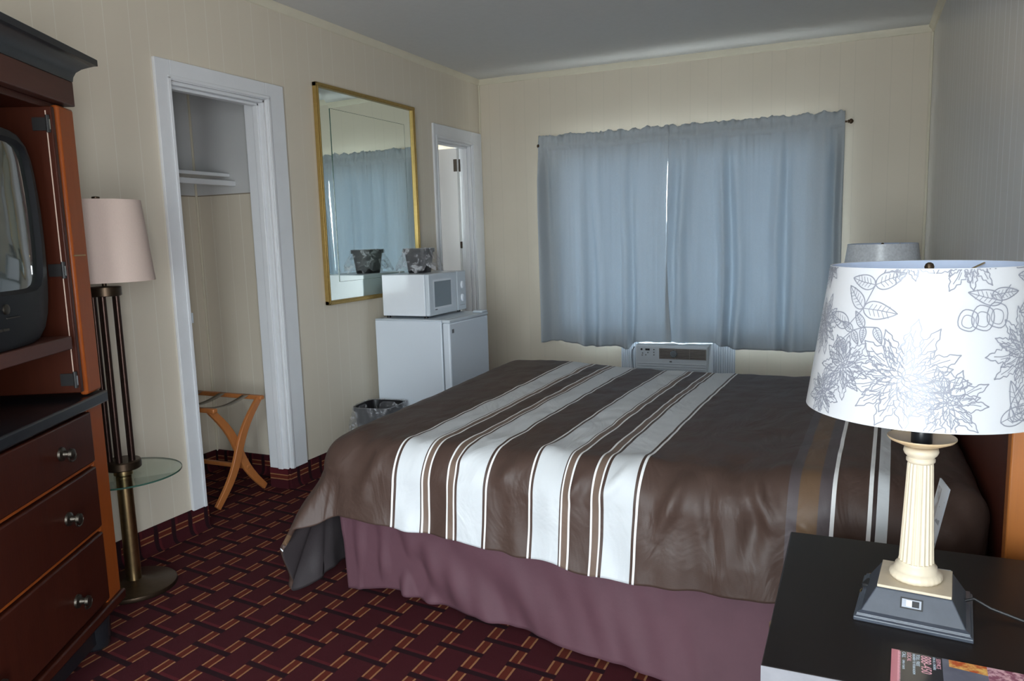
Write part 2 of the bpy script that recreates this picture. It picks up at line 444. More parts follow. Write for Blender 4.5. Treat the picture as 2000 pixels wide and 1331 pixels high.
# closet behind the left wall
def box_room(name, x0, x1, y0, y1, z1, mt, parts):
    t = .06
    if 'back' in parts: struct('wall_%s_back' % name, MB().box(x0 - t, y0 - t, 0, x0, y1 + t, z1), mt, smooth=False)
    if 'near' in parts: struct('wall_%s_near' % name, MB().box(x0, y0 - t, 0, x1, y0, z1), mt, smooth=False)
    if 'far' in parts: struct('wall_%s_far' % name, MB().box(x0, y1, 0, x1, y1 + t, z1), mt, smooth=False)
CX, CY0, CY1 = -.655, -3.10, -2.205
def closet_fn(axis):
    def f(t, p):
        x, y, z, vec = coords(t)
        c = y if axis == 'y' else x
        m_ = (c + .03).mod(.406); g = None
        for q in (.0, .088, .205, .292):
            d = (m_ - q).abs().lt(.002); g = d if g is None else g.mx(d)
        up = z.gt(1.535)
        g = g * (up * -1. + 1.)
        k = mixc(t, nz(t, 3.), CREAM, tuple(v * .9 for v in CREAM))
        k = mixc(t, g * .6, k, (.82, .79, .70))
        k = mixc(t, up, k, mixc(t, nz(t, 4.), (.55, .56, .57), (.63, .63, .62)))
        k = mixc(t, (z - 1.532).abs().lt(.003), k, (.25, .21, .15))
        t.links.new(k, p.inputs['Base Color'])
        t.links.new(bump(t, g * -1. + nz(t, 20.) * .2, .4, .0015), p.inputs['Normal'])
    return f
M_cla = mat('closet_panelling_side', CREAM, .5, fn=closet_fn('x')); M_clb = mat('closet_panelling_rear', CREAM, .5, fn=closet_fn('y'))
struct('wall_closet_back', MB().box(CX - .06, CY0 - .06, 0, CX, CY1 + .06, H), M_clb, smooth=False)
struct('wall_closet_near', MB().box(CX, CY0 - .06, 0, -TH, CY0, H), M_cla, smooth=False)
struct('wall_closet_far', MB().box(CX, CY1, 0, -TH, CY1 + .06, H), M_cla, smooth=False)
struct('trim_6', MB().box(CX, CY1 - .010, .1, CX + .010, CY1, H), M_trimc, bevel=.002)
m = MB(); m.prism([(CX + p, q) for p, q in [(0, 0), (.030, 0), (.018, .006), (.011, .018), (.008, .04), (.008, .103), (0, .108)]], CY0, CY1, 'y')
struct('baseboard_closet_back', m, M_cove_y)
m = MB(); m.rings([[Vector((a, CY1 - p, q)) for p, q in [(0, 0), (.030, 0), (.018, .006), (.011, .018), (.008, .04), (.008, .103), (0, .108)]] for a in (CX, -TH)])
struct('baseboard_closet_far', m, M_cove_x)
sh = tag(MB().box(CX, CY0, 1.622, -.405, CY1, 1.640).build('closet_shelf', M_white, bevel=.002), 'white painted closet shelf board under the upper closet wall', 'shelf')
rl = tag(MB().box(-.395, CY0, 1.572, -.368, CY1, 1.600).build('closet_rail', M_white, bevel=.003), 'white painted hanging rail just below the closet shelf', 'rail')

# closet casing and jamb
def casing(name, y0, y1, zt, wl, wr, wt, dep=.016, full_right=True, jamb=.118, z0=.104):
    m = MB()
    m.box(0, y0 - wl, z0, dep, y0, zt + wt)                      # left leg
    m.box(0, y1, z0, dep, y1 + wr, zt + wt)                      # right leg
    m.box(0, y0, zt, dep, y1, zt + wt)                           # head
    m.box(dep, y0 - .020, z0, dep + .006, y0 - .004, zt + .012); m.box(dep, y1 + .004, z0, dep + .006, y1 + .02, zt + .012)
    m.box(dep, y0 - .02, zt + .004, dep + .006, y1 + .02, zt + .02)
    # jamb lining
    m.box(-jamb, y0 - .001, z0, .001, y0 + .014, zt); m.box(-jamb, y1 - .014, z0, .001, y1 + .001, zt)
    m.box(-jamb, y0, zt - .014, .001, y1, zt + .001)
    # stop
    m.box(-.055, y0 + .014, z0, -.025, y0 + .026, zt - .014); m.box(-.055, y1 - .026, z0, -.025, y1 - .014, zt - .014)
    m.box(-.055, y0 + .014, zt - .027, -.025, y1 - .014, zt - .014)
    return struct(name, m, M_white, bevel=.0025)
c1 = casing('trim_7', CL[0], CL[1], CL[2], .078, .125, .082)
MB().box(-.02, CL[0] + .014, .93, .004, CL[0] + .022, .975).build('strike_plate', M_plast, c1, bevel=.001)
c2 = casing('trim_8', BA[0], BA[1], BA[2], .05, .15, .095)

# bathroom beyond, its window and its open door
m = MB(); holed_wall(m, 'x', -2.2, -2.14, -1.9, 0, 0, H, [(-1.2, -.7, 1.35, 1.90)]); struct('wall_bathroom_back', m, M_bath, smooth=False)  # side opening out of view, added to brighten the bathroom door
struct('wall_bathroom_near', MB().box(-2.14, -1.9, 0, -TH, -1.84, H), M_bath, smooth=False)
m = MB()
for a in (-.78, -.18): m.box(a, .02, 1.25, a + .02, .06, 1.90)
for z in (1.25, 1.565, 1.88): m.box(-.78, .02, z, -.16, .06, z + .02)
w3 = struct('window_3', m, M_white, bevel=.002)
MB().box(-.77, .038, 1.26, -.17, .042, 1.89).build('pane', M_pane, w3)
D = empty('door_1', (-.085, BA[1] - .030, 0), radians(-3)); D['kind'] = 'structure'
m = MB(); m.box(-.56, -.035, .012, 0, 0, BA[2] - .02); m.build('door_slab', M_bath, D, bevel=.002)
for z in (1.80, .3):
    m = MB(); m.tube([(.004, -.006, z - .045), (.004, -.006, z + .045)], .007, 10); m.box(-.03, -.037, z - .045, 0, -.035, z + .045)
    m.build('hinge', M_pewter, D)
m = MB(); m.box(-.001, -.028, 1.185, .006, -.006, 1.235); m.build('latch', M_bronze, D)

# windows
def window(name, x0, x1, z0, z1, y, mid=True, sill=False):
    m = MB(); f = .04
    m.box(x0, y, z0, x0 + f, y + .05, z1); m.box(x1 - f, y, z0, x1, y + .05, z1)
    m.box(x0 + f, y, z0, x1 - f, y + .05, z0 + f); m.box(x0 + f, y, z1 - f, x1 - f, y + .05, z1)
    if mid: m.box((x0 + x1) / 2 - .025, y + .005, z0 + f, (x0 + x1) / 2 + .025, y + .045, z1 - f)
    o = struct(name, m, M_white, bevel=.003)
    MB().box(x0 + f, y + .02, z0 + f, x1 - f, y + .026, z1 - f).build('pane', M_pane, o)
    return o
window('window_1', *WIN, .045)
struct('sky_block_eaves', MB().box(-2.4, .12, 2.12, 3.6, .95, 2.26), M_white, smooth=False)  # unseen overhang added to keep sky light off the upper curtains
window('window_2', *FW, YF - .075, mid=False)

# ------------------------------------------------------------------ air conditioner in its sleeve
AC = empty('air_conditioner', (1.503, 0, 0), 0, 'white through-wall air conditioner below the blue-grey curtains', 'air conditioner')
m = MB(); m.box(-.252, -.175, .115, .252, .35, .487); m.build('case', M_acb, AC, bevel=.004)
m = MB(); m.box(-.250, -.198, .118, .250, -.175, .484); m.build('front_panel', M_acb, AC, bevel=.008)
m = MB()
for i in range(14): m.box(-.236, -.2035, .135 + i * .0172, .236, -.198, .141 + i * .0172)
m.build('intake_grille', M_plast, AC, bevel=.001)
m = MB(); m.box(-.078, -.2005, .395, .240, -.198, .468); m.build('outlet', M_louvre, AC)
m = MB()
for i in range(7): m.box(-.078, -.207, .400 + i * .0105, .240, -.2005, .4025 + i * .0105)
for x in (-.078, .03, .13, .238): m.box(x - .002, -.208, .395, x + .002, -.2, .468)
m.build('louvre', mat('louvre_slat', (.30, .27, .25), .35, fn=grain(.3, 40, .1)), AC)
m = MB(); m.rings([[Vector((.022 + r * cos(a), yy, .432 + r * sin(a))) for a in [2 * pi * i / 24 for i in range(24)]] for r, yy in ((.024, -.205), (.024, -.216), (.019, -.222))])
m.rings([[Vector((.022 + r * cos(a), yy, .432 + r * sin(a))) for a in [2 * pi * i / 20 for i in range(20)]] for r, yy in ((.013, -.222), (.010, -.226))])
m.build('round_vent', M_grey, AC)
m = MB(); m.box(-.178, -.2015, .450, -.148, -.198, .463); m.build('display', M_ink, AC)
for x, z, r in ((-.205, .457, .007), (-.118, .457, .005), (-.118, .438, .0045), (-.118, .420, .0045), (-.16, .435, .0045), (-.198, .430, .0045), (-.175, .418, .0045), (-.20, .416, .0045)):
    m = MB(); m.rings([[Vector((x + r * cos(a), yy, z + r * sin(a))) for a in [2 * pi * i / 14 for i in range(14)]] for yy in (-.198, -.2015)])
    m.build('button', M_ink if r > .006 else M_grey, AC)
m = MB(); m.box(-.008, -.2055, .372, .008, -.2035, .382); m.build('badge', M_grey, AC)
m = MB(); m.tube([(-.26, -.19, .47), (-.285, -.15, .44), (-.30, -.10, .38), (-.305, -.06, .3), (-.30, -.04, .2)], .0035, 8)
m.build('power_cord', M_grey, AC)
for x0, x1 in ((-.403, -.254), (.254, .402)):
    m = MB(); m.box(x0, -.018, .102, x1, .03, .523); m.build('accordion_panel', M_acc, AC, smooth=False)

m = MB(); m.box(-.403, .0, .488, .402, .04, .560); m.build('light_stop_rail', M_acb, AC, bevel=.003)  # rail added to stop daylight leaking in above the case
# ------------------------------------------------------------------ curtains on their rod
RODZ, RODY = 1.908, -.088
R_ = empty('curtain_rod', (0, RODY, RODZ), 0, 'thin dark curtain rod with small knob ends above the window', 'curtain rod')
m = MB(); m.tube([(.535, 0, 0), (2.575, 0, 0)], .006, 12); m.build('rod', M_bronze, R_)
for x, s in ((.535, -1), (2.575, 1)):
    m = MB(); m.rings([[Vector((x + s * q, r * cos(a), r * sin(a))) for a in [2 * pi * i / 16 for i in range(16)]] for q, r in ((0, .006), (.004, .011), (.010, .009), (.014, .015), (.022, .016), (.03, .010), (.034, .003))])
    m.build('finial', M_bronze, R_)
for x in (.60, 1.5, 2.52):
    m = MB(); m.box(x - .004, 0, -.004, x + .004, -RODY, .004); m.box(x - .012, -RODY - .004, -.02, x + .012, -RODY, .02); m.build('bracket', M_bronze, R_)

def curtain(name, x0, x1, seed, label, hem, inner):
    ZT = 1.972
    def f(s, t):
        # t 0 top .. 1 hem
        xt = x0 + (x1 - x0) * s
        zb = hem(s)
        z = ZT + (zb - ZT) * t
        if z > 1.86: k = 0
        wv = 1 - max(0, min(1, (RODZ - z) / .25))           # 1 near rod
        ph = s * (x1 - x0) * 5.2 + seed + 1.1 * noise.noise(Vector((s * 5, seed, 0))) + .35 * noise.noise(Vector((s * 4, z * 1.0, seed)))
        amp = .003 + .032 * (1 - wv) * (.7 + 1.1 * noise.noise(Vector((s * 6, seed * 2, z * .6))))
        fold = amp * sin(2 * pi * ph)
        fine = (.006 * wv + .002) * noise.noise(Vector((s * 55, z * (1.5 if z < RODZ - .02 else 8), seed)))
        y = RODY + fold + fine
        if abs(z - RODZ) < .03: y = RODY - .010 + fine * .6 if True else y
        if z > RODZ + .02:                                   # ruffle above the rod
            q = (z - RODZ - .02) / .05
            y = RODY - .004 + q * .020 * noise.noise(Vector((s * 34, seed, 2))) * 1.6 + fine
            z += q * (.020 * noise.noise(Vector((s * 22, seed, 5))) + .010 * noise.noise(Vector((s * 60, seed, 6))) + .004)
        x = xt + inner(s, t) + .004 * noise.noise(Vector((s * 20, z * 2, seed + 9)))
        if z < .70:                                          # hem curls
            q = (.70 - z) / .25
            y += q * q * .02 * noise.noise(Vector((s * 14, seed, 7)))
            z += q * q * .012 * noise.noise(Vector((s * 18, seed, 8)))
        if RODZ - .075 < z < RODZ - .068: y -= .002          # heading seam
        if 1.24 < x < 1.765: z = max(z, .4925)
        return Vector((x, min(y, -.022), z))
    m = MB(); m.grid(f, 190, 110)
    o = m.build(name, M_curtain, recalc=False, angle=180)
    so = o.modifiers.new('cloth', 'SOLIDIFY'); so.thickness = .0015
    return tag(o, label, 'curtain', 'blue-grey curtains over the window')
def bell(x, c, w): return exp(-((x - c) / w) ** 2)
def hemL(s):
    h = .470 - .030 * bell(s, .42, .12) - .045 * bell(s, .70, .07) + .006 * sin(s * 19)
    if s > .72: h = h + (.494 - h) * min(1, (s - .72) / .06)
    return h
def hemR(s):
    q = min(1, max(0, (s - .27) / .12))
    return .494 * (1 - q) + q * (.470 - .012 * s + .006 * sin(s * 23) - .01 * bell(s, .6, .06))
def inL(s, t):   # inner edge of the left curtain pulls left below the rod
    return -.002 * s - .016 * s ** 6 * max(0, min(1, (t - .05) / .3)) - .03 * bell(s, .8, .15) * t * t + (.035 * s ** 8 * max(0, (t - .62) / .38))
def inR(s, t):
    e = (1 - s) ** 10
    return e * (.012 - .026 * max(0, min(1, (t - .12) / .8)))
curtain('curtain', .512, 1.470, 1.3, 'left blue-grey rod-pocket curtain, its lower corner swept aside beside the air conditioner', hemL, inL)
curtain('curtain', 1.452, 2.560, 4.1, 'right blue-grey rod-pocket curtain, the wider one hanging behind the lamps', hemR, inR)

# ------------------------------------------------------------------ mirror
MI = empty('wall_mirror', (0, -1.49, .92), 0, 'large gold-framed rectangular wall mirror reflecting the curtains', 'mirror')
mw, mh, ft = .498, 1.185, .022
m = MB()
def fr_prof(d): return [(0, 0), (d, 0), (d, .014), (d - .008, .022), (.012, .018), (.004, .010)]
for (ax, p0, p1, q) in (('h', -mw, mw, 0), ('h', -mw, mw, mh - ft), ('v', 0, mh, -mw), ('v', 0, mh, mw - ft)):
    if ax == 'h': m.box(0.001, p0, q, .026, p1, q + ft); m.box(.026, p0 + .004, q + .006, .031, p1 - .004, q + ft - .006)
    else: m.box(0.001, q, p0, .026, q + ft, p1); m.box(.026, q + .006, p0 + .004, .031, q + ft - .006, p1 - .004)
m.build('frame', M_gold, MI, bevel=.002)
m = MB(); b = .10; g = ft
ys = (-mw + g, -mw + g + b, mw - g - b, mw - g); zs = (g, g + b, mh - g - b, mh - g)
xo, xi = .012, .0155
m.grid(lambda s, t: Vector((xi, ys[1] + (ys[2] - ys[1]) * s, zs[1] + (zs[2] - zs[1]) * t)), 1, 1)
m.build('centre_glass', M_mirror, MI, smooth=False)
m = MB()
ring_o = [(xo, ys[0], zs[0]), (xo, ys[3], zs[0]), (xo, ys[3], zs[3]), (xo, ys[0], zs[3])]
ring_i = [(xi - .0022, ys[1], zs[1]), (xi - .0022, ys[2], zs[1]), (xi - .0022, ys[2], zs[2]), (xi - .0022, ys[1], zs[2])]
for i in range(4):
    j = (i + 1) % 4; m._f([m.bm.verts.new(Vector(p)) for p in (ring_o[i], ring_o[j], ring_i[j], ring_i[i])])
m.build('border_glass', M_mirror, MI, smooth=False)
m = MB(); e = .0016
m.box(.012, ys[1] - .0025, zs[1], xi + .0004, ys[1], zs[2]); m.box(.012, ys[2], zs[1], xi + .0004, ys[2] + e, zs[2])
m.box(.012, ys[1], zs[2], xi + .0004, ys[2], zs[2] + e); m.box(.012, ys[1], zs[1] - e, xi + .0004, ys[2], zs[1])
m.build('glass_edge', M_glass_edge, MI, smooth=False)

# ------------------------------------------------------------------ fridge, microwave, bins
FR = empty('mini_fridge', (.045, -1.592, 0), 0, 'white compact refrigerator in the corner by the bathroom door', 'refrigerator')
m = MB(); m.box(0, 0, .02, .452, .50, .795); m.build('cabinet', M_enamel, FR, bevel=.006)
m = MB(); m.box(0, 0, .795, .452, .50, .803); m.build('top_panel', M_plast, FR, bevel=.004)
m = MB(); m.box(.458, .0, .045, .505, .50, .785); m.build('door', M_enamel, FR, bevel=.009)
m = MB(); m.box(.452, .008, .05, .458, .492, .78); m.build('gasket', M_grey, FR)
m = MB(); m.box(.456, 0, .785, .507, .50, .803); m.build('door_cap', M_plast, FR, bevel=.004)
m = MB(); m.box(.44, .42, .803, .505, .497, .815); m.build('hinge_cover', M_plast, FR, bevel=.004)
m = MB(); m.box(.505, .028, .725, .5065, .050, .747); m.build('badge', M_grey, FR)
for x in (.03, .42):
    for y in (.04, .46): MB().lathe([(.016, 0), (.016, .022)], 12, (x, y, 0)).build('foot', M_ink, FR)

MW = empty('microwave', (.078, -1.548, .803), 0, 'white countertop microwave standing on the compact refrigerator', 'microwave')
m = MB(); m.box(0, 0, .014, .292, .462, .258); m.build('case', M_enamel2, MW, bevel=.005)
m = MB(); m.box(.294, .0, .014, .322, .342, .258); m.build('door', M_plast, MW, bevel=.006)
m = MB(); m.box(.322, .062, .062, .3235, .262, .212); m.build('door_window', M_mwin, MW)
m = MB(); m.box(.3205, .050, .050, .3225, .274, .224); m.build('window_frame', M_enamel2, MW)
m = MB(); m.box(.294, .345, .014, .322, .462, .258); m.build('control_panel', M_plast, MW, bevel=.006)
for z in (.172, .092):
    m = MB(); m.rings([[Vector((xx, .405 + .016 * k * cos(a), z + .024 * k * sin(a))) for a in [2 * pi * i / 20 for i in range(20)]] for xx, k in ((.322, 1), (.331, .95), (.333, .8))])
    m.build('knob', M_enamel2, MW)
m = MB(); m.box(.3225, .064, .045, .3232, .090, .050); m.build('door_mark', M_ink, MW)
m = MB(); m.box(.322, .37, .045, .3226, .44, .047); m.build('panel_line', M_grey, MW)
for x in (.02, .28):
    for y in (.03, .43): MB().lathe([(.012, 0), (.011, .016)], 12, (x, y, 0)).build('foot', M_ink, MW)

def square_can(root, w0, w1, h, m_, rim=.010, n=40):
    def sq(w, a):
        c, s = cos(a), sin(a); k = 5.
        return w / (abs(c) ** k + abs(s) ** k) ** (1 / k)
    rs = []
    for (w, z) in ((w0 * .97, 0), (w0, .004), (w1, h), (w1 + rim * .6, h + .001), (w1 + rim * .6, h - .018), (w1 + rim * .6, h + .004), (w1 - .004, h + .004), (w1 - .005, h - .01), (w0 - .004, .008)):
        rs.append([Vector((sq(w, a) * cos(a), sq(w, a) * sin(a), z)) for a in [2 * pi * i / n + .0 for i in range(n)]])
    mb = MB(); mb.rings(rs, True, True); return mb.build('bin', m_, root)
def liner(root, w1, h, drop, flare, seed, n=96):
    def sq(w, a):
        k = 5.; return w / (abs(cos(a)) ** k + abs(sin(a)) ** k) ** (1 / k)
    prof = [(-.012, -.05), (-.007, -.005), (.009, .008), (.012, .0), (.014, -.22 * drop)] + [(.014 + flare * q ** .8, -.22 * drop - .78 * drop * q) for q in (.2, .4, .6, .8, 1)]
    rs = []
    for k, (o, dz) in enumerate(prof):
        r = []
        for i in range(n):
            a = 2 * pi * i / n
            q = max(0, (k - 3) / 6)
            nn = noise.noise(Vector((cos(a) * 4, sin(a) * 4, seed + q * 1.5))); n2 = noise.noise(Vector((cos(a) * 13, sin(a) * 13, seed + q * 3)))
            w = sq(w1, a) + o + q * (.028 * nn + .012 * n2)
            r.append(Vector((w * cos(a), w * sin(a), max(.004, h + dz * (1 + .35 * q * nn)))))
        rs.append(r)
    mb = MB(); mb.rings(rs, False, False); return mb.build('liner', M_liner, root, recalc=False, angle=60)
M_bin = mat('black_bin_plastic', (.013, .012, .014), .35, fn=grain(.1, 60, .05))
BN = empty('ice_bucket', (.205, -1.315, 1.061), radians(8), 'small black square bucket with crumpled clear liner on the microwave', 'bucket')
square_can(BN, .060, .077, .142, M_bin); liner(BN, .078, .142, .125, .046, 3.)
BT = empty('waste_bin', (.165, -1.765, 0), radians(6), 'black waste bin with clear liner on the carpet beside the refrigerator', 'waste bin')
square_can(BT, .095, .118, .325, M_bin); liner(BT, .12, .325, .13, .022, 8.)

# ------------------------------------------------------------------ floor lamp with glass tray
FL = empty('floor_lamp', (.208, -3.492, 0), 0, 'bronze floor lamp with beige drum shade and round glass tray', 'floor lamp')
MB().lathe([(.148, 0), (.150, .006), (.148, .016), (.140, .020), (.05, .024), (.034, .034)], 56).build('base', M_bronze, FL)
MB().lathe([(.027, .03), (.027, .435), (.033, .44), (.033, .462), (.028, .466)], 28).build('pole', M_brass, FL)
m = MB(); m.lathe([(.196, 0), (.199, .002), (.199, .006), (.196, .008)], 72, (0, 0, .438)); m.build('glass_tray', M_glass, FL)
m = MB(); m.rings([[Vector((r * cos(a), r * sin(a), z)) for a in [2 * pi * i / 72 for i in range(72)]] for r, z in ((.1992, .439), (.2003, .4395), (.2003, .4445), (.1992, .445))], False, False)
m.build('tray_edge', M_glass_edge, FL)
MB().lathe([(.060, .462), (.064, .466), (.064, .490), (.060, .494)], 40).build('lower_hub', M_bronze, FL)
for i in range(5):
    a = 2 * pi * i / 5 + .35
    MB().tube([(.040 * cos(a), .040 * sin(a), .49), (.040 * cos(a), .040 * sin(a), 1.105)], .0105, 14).build('rod', mat('bronze_rod', (.06, .035, .028), .3, .8, fn=grain(.2, 40, .05)) if i == 0 else bpy.data.materials['bronze_rod'], FL)
MB().lathe([(.050, 1.098), (.054, 1.100), (.054, 1.130), (.050, 1.132), (.012, 1.134)], 40).build('upper_hub', M_bronze, FL)
MB().lathe([(.008, 1.13), (.008, 1.43), (.014, 1.432), (.013, 1.448), (.003, 1.45)], 16).build('stem', M_bronze, FL)
m = MB(); m.rings([[Vector((r * cos(a), r * sin(a), z)) for a in [2 * pi * i / 64 for i in range(64)]] for r, z in ((.166, 1.150), (.1685, 1.150), (.1685, 1.152), (.143, 1.434), (.1410, 1.434), (.166, 1.150))], False, False)
m.build('lamp_shade', M_shade_b, FL)
m = MB()
for k in range(3):
    a = 2 * pi * k / 3 + .3; m.tube([(0, 0, 1.425), (.141 * cos(a), .141 * sin(a), 1.425)], .002, 6)
m.build('shade_spider', M_bronze, FL)

# ------------------------------------------------------------------ luggage rack in the closet doorway
LR = empty('luggage_rack', (-.12, -2.585, 0), 0, 'folding wooden luggage rack with crossed legs inside the closet doorway', 'luggage rack')
def xleg(x, s):
    # s=+1: foot at near (-y), top at far ; curved flat leg
    pts = []
    n = 14
    for i in range(n + 1):
        t = i / n
        y = s * (-.175 + .33 * t + .022 * sin(2 * pi * t)); z = .012 + .475 * t
        pts.append((y, z))
    wdt = .019; A = []; B = []
    for i, (y, z) in enumerate(pts):
        a = pts[max(0, i - 1)]; b = pts[min(n, i + 1)]; d = Vector((b[0] - a[0], b[1] - a[1])).normalized()
        k = wdt * (.85 + .35 * sin(pi * i / n))
        A.append((y - d.y * k, z + d.x * k)); B.append((y + d.y * k, z - d.x * k))
    mb = MB()
    R = [[Vector((xx, p[0], max(.0, p[1]))), Vector((xx, q[0], max(.0, q[1]))), Vector((xx + .018, q[0], max(.0, q[1]))), Vector((xx + .018, p[0], max(.0, p[1])))] for p, q in zip(A, B) for xx in (x,)]
    mb.rings(R); return mb
for x in (0, -.44):
    xleg(x, 1).build('leg', M_rack, LR, bevel=.003); xleg(x - .020, -1).build('leg', M_rack, LR, bevel=.003)
for y in (.158, -.158):
    m = MB(); m.box(-.485, y - .014, .478, .032, y + .014, .500); m.build('top_rail', M_rack, LR, bevel=.005)
for y in (.06,):
    m = MB(); m.box(-.44, y - .012, .14, 0, y + .012, .16); m.build('stretcher', M_rack, LR, bevel=.004)
for x in (-.07, -.23, -.39):
    m = MB(); m.grid(lambda s, t: Vector((x - .02 + .04 * s, -.158 + .316 * t, .502 - .028 * sin(pi * t))), 2, 16)
    m.build('strap', mat('grey_webbing', (.22, .19, .15), .8, fn=grain(.15, 200, .3)) if x == -.07 else bpy.data.materials['grey_webbing'], LR, solid=.002)

# ------------------------------------------------------------------ armoire with its television
HD = radians(28.8)
# local frame: +x runs along the front towards the camera side, +y into the cabinet, origin at right front corner
AR = empty('armoire', (.5, -3.77, 0), -(pi / 2 - HD), 'cherry wood armoire with black cornice, open pocket door and three drawers', 'armoire')
FLIP[0] = True   # the cabinet is laid out with depth counted inwards
Wd, Dp = 1.02, .545
def A_(mb, name, mt, **k): return mb.build(name, mt, AR, **k)
m = MB(); m.box(.0, .02, .15, .022, Dp, 1.76); m.box(Wd - .022, .02, .15, Wd, Dp, 1.76); m.box(.022, Dp - .012, .15, Wd - .022, Dp, 1.76)
m.box(.022, .02, 1.67, Wd - .022, Dp - .012, 1.69); m.box(.022, .03, .15, Wd - .022, Dp - .012, .17)
A_(m, 'carcass', M_cherry, bevel=.002)
for a in (0, Wd - .098): A_(MB().box(a, 0, .165, a + .098, .02, .79), 'lower_stile', M_orange, bevel=.005)
for a in (-.004, Wd - .092): A_(MB().box(a, -.004, .830, a + .096, .02, 1.682), 'upper_stile', M_orange, bevel=.008)
m = MB(); m.box(-.006, -.010, 1.690, Wd + .006, .05, 1.762); A_(m, 'frieze', M_rail, bevel=.003)
# cornice: flared profile swept round three sides
prof = [(.006, 1.762), (.008, 1.776), (.014, 1.790), (.026, 1.802), (.044, 1.812), (.052, 1.816), (.060, 1.818), (.060, 1.836), (.054, 1.840), (0., 1.842)]
rs = []
for o, z in prof: rs.append([Vector(p) for p in ((-o, Dp, z), (-o, -o - .004, z), (Wd + o, -o - .004, z), (Wd + o, Dp, z))])
m = MB(); m.rings(rs, True, True); A_(m, 'cornice', M_black, angle=25)
m = MB(); m.box(-.012, -.018, .790, Wd + .012, Dp, .826); A_(m, 'waist_shelf', M_black, bevel=.006)
m = MB(); m.box(-.008, -.012, .135, Wd + .008, Dp, .168); A_(m, 'base_moulding', M_cherry, bevel=.006)
m = MB(); m.box(.03, .05, .03, Wd - .03, Dp - .02, .135); A_(m, 'plinth', M_black)
for x in (.055, Wd - .055):
    for y in (.07, Dp - .07):
        m = MB(); m.lathe([(.032, 0), (.042, .01), (.046, .05), (.05, .135)], 20, (x, y, 0)); A_(m, 'foot', M_black)
for z0, z1 in ((.628, .782), (.422, .612), (.185, .404)):
    m = MB(); m.box(.104, -.012, z0, Wd - .104, .014, z1)
    d = A_(m, 'drawer', M_cherry, bevel=.005)
    for x in (.30, Wd - .30):
        zc = (z0 + z1) / 2 if z0 > .2 else .272
        m = MB()
        # round rosette with a bail ring
        m.rings([[Vector((x + r * cos(a), y, zc + r * sin(a))) for a in [2 * pi * i / 20 for i in range(20)]] for r, y in ((.020, -.012), (.019, -.018), (.010, -.022), (.008, -.034), (.015, -.038), (.014, -.046), (.004, -.049))])
        m.tube([(x + .021 * cos(a), -.042, zc - .004 + .017 * sin(a)) for a in [pi + pi * i / 10 for i in range(11)]], .0028, 8)
        m.build('knob', M_pewter, d)
for z in (.620, .412): A_(MB().box(.098, .0, z - .004, Wd - .098, .018, z + .004), 'drawer_rail', M_orange)
# pocket door pushed back beside the television
m = MB(); m.box(.108, -.002, .845, .128, .46, 1.672)
pd = A_(m, 'pocket_door', M_doorin, bevel=.003)
m = MB(); m.box(.128, .012, .90, .1288, .015, 1.66); m.build('edge_bead', mat('pale_bead', (.55, .42, .34), .4, fn=grain(.1, 30, .02)), pd)
for z in (1.622, 1.209, .886):
    m = MB(); m.box(.128, .004, z - .018, .134, .050, z + .018); m.tube([(.136, .006, z - .024), (.136, .006, z + .024)], .006, 10)
    m.build('hinge', M_blackm, pd)
    MB().box(.1365, -.001, z - .016, .142, .004, z + .012).build('hinge_pin', M_steel, pd)
m = MB(); m.box(Wd - .128, -.002, .845, Wd - .108, .46, 1.672); A_(m, 'pocket_door', M_doorin, bevel=.003)
A_(MB().box(.018, -.0065, 1.2475, .088, -.003, 1.2515), 'brass_strip', M_brass)
m = MB(); m.box(.022, Dp - .02, .826, Wd - .022, Dp - .012, 1.67); A_(m, 'back_panel', M_doorin)
m = MB(); m.box(.165, -.010, .982, Wd - .165, .47, 1.020); A_(m, 'television_tray', M_rail, bevel=.003)
m = MB(); m.box(.128, .10, .960, Wd - .128, .46, .981); A_(m, 'tray_support', M_blackm)

TV = empty('television', (0, 0, 0), 0, 'dark grey tube television with curved screen standing in the armoire', 'television')
TV.parent = None
Ma = Matrix.Translation((.5, -3.77, 0)) @ Matrix.Rotation(-(pi / 2 - HD), 4, 'Z')
TV.location = (Ma @ Vector((.515, -.03, 1.021))); TV.rotation_euler = (0, 0, -(pi / 2 - HD))
tw, th_ = .312, .560
def tvring(kx, z0, z1, y, bulge, n=56, pw=7.):
    cz = (z0 + z1) / 2; hz = (z1 - z0) / 2; r = []
    for i in range(n):
        a = 2 * pi * i / n; c, s = cos(a), sin(a)
        k = 1 / (abs(c) ** pw + abs(s) ** pw) ** (1 / pw)
        zz = cz + hz * k * s
        xx = kx * k * c * (1 + bulge * (1 - ((zz - cz) / hz) ** 2) if hz else 1)
        r.append(Vector((xx, y, zz)))
    return r
def tvfront(x, z):     # convex front surface depth
    return -.035 * (1 - (x / tw) ** 2) - .012 * (1 - ((z - th_ / 2) / (th_ / 2)) ** 2)
def curve_(r, off): return [Vector((p.x, tvfront(p.x, p.z) + off, p.z)) for p in r]
m = MB()
m.rings([tvring(tw * .55, .06, th_ * .80, .40, 0), tvring(tw * .62, .04, th_ * .84, .36, 0), tvring(tw * .90, .005, th_ - .03, .12, .03), tvring(tw * .985, .0, th_, .07, .06)], True, False)
m.build('rear_housing', M_tvsh, TV, angle=50)
sx, sz0, sz1 = tw * .84, .150, th_ - .035
outer = tvring(tw * .975, .001, th_ - .001, 0, .06); o1 = tvring(tw * .975, .001, th_ - .001, .07, .06)
m = MB(); m.rings([o1, curve_(tvring(tw * .99, .0, th_, 0, .06), .03), curve_(outer, .006), curve_(tvring(tw * .95, .012, th_ - .01, 0, .06), .0),
                   curve_(tvring(sx + .012, sz0 - .012, sz1 + .012, 0, .04, pw=9), 0.), curve_(tvring(sx, sz0, sz1, 0, .04, pw=9), .016)], False, False)
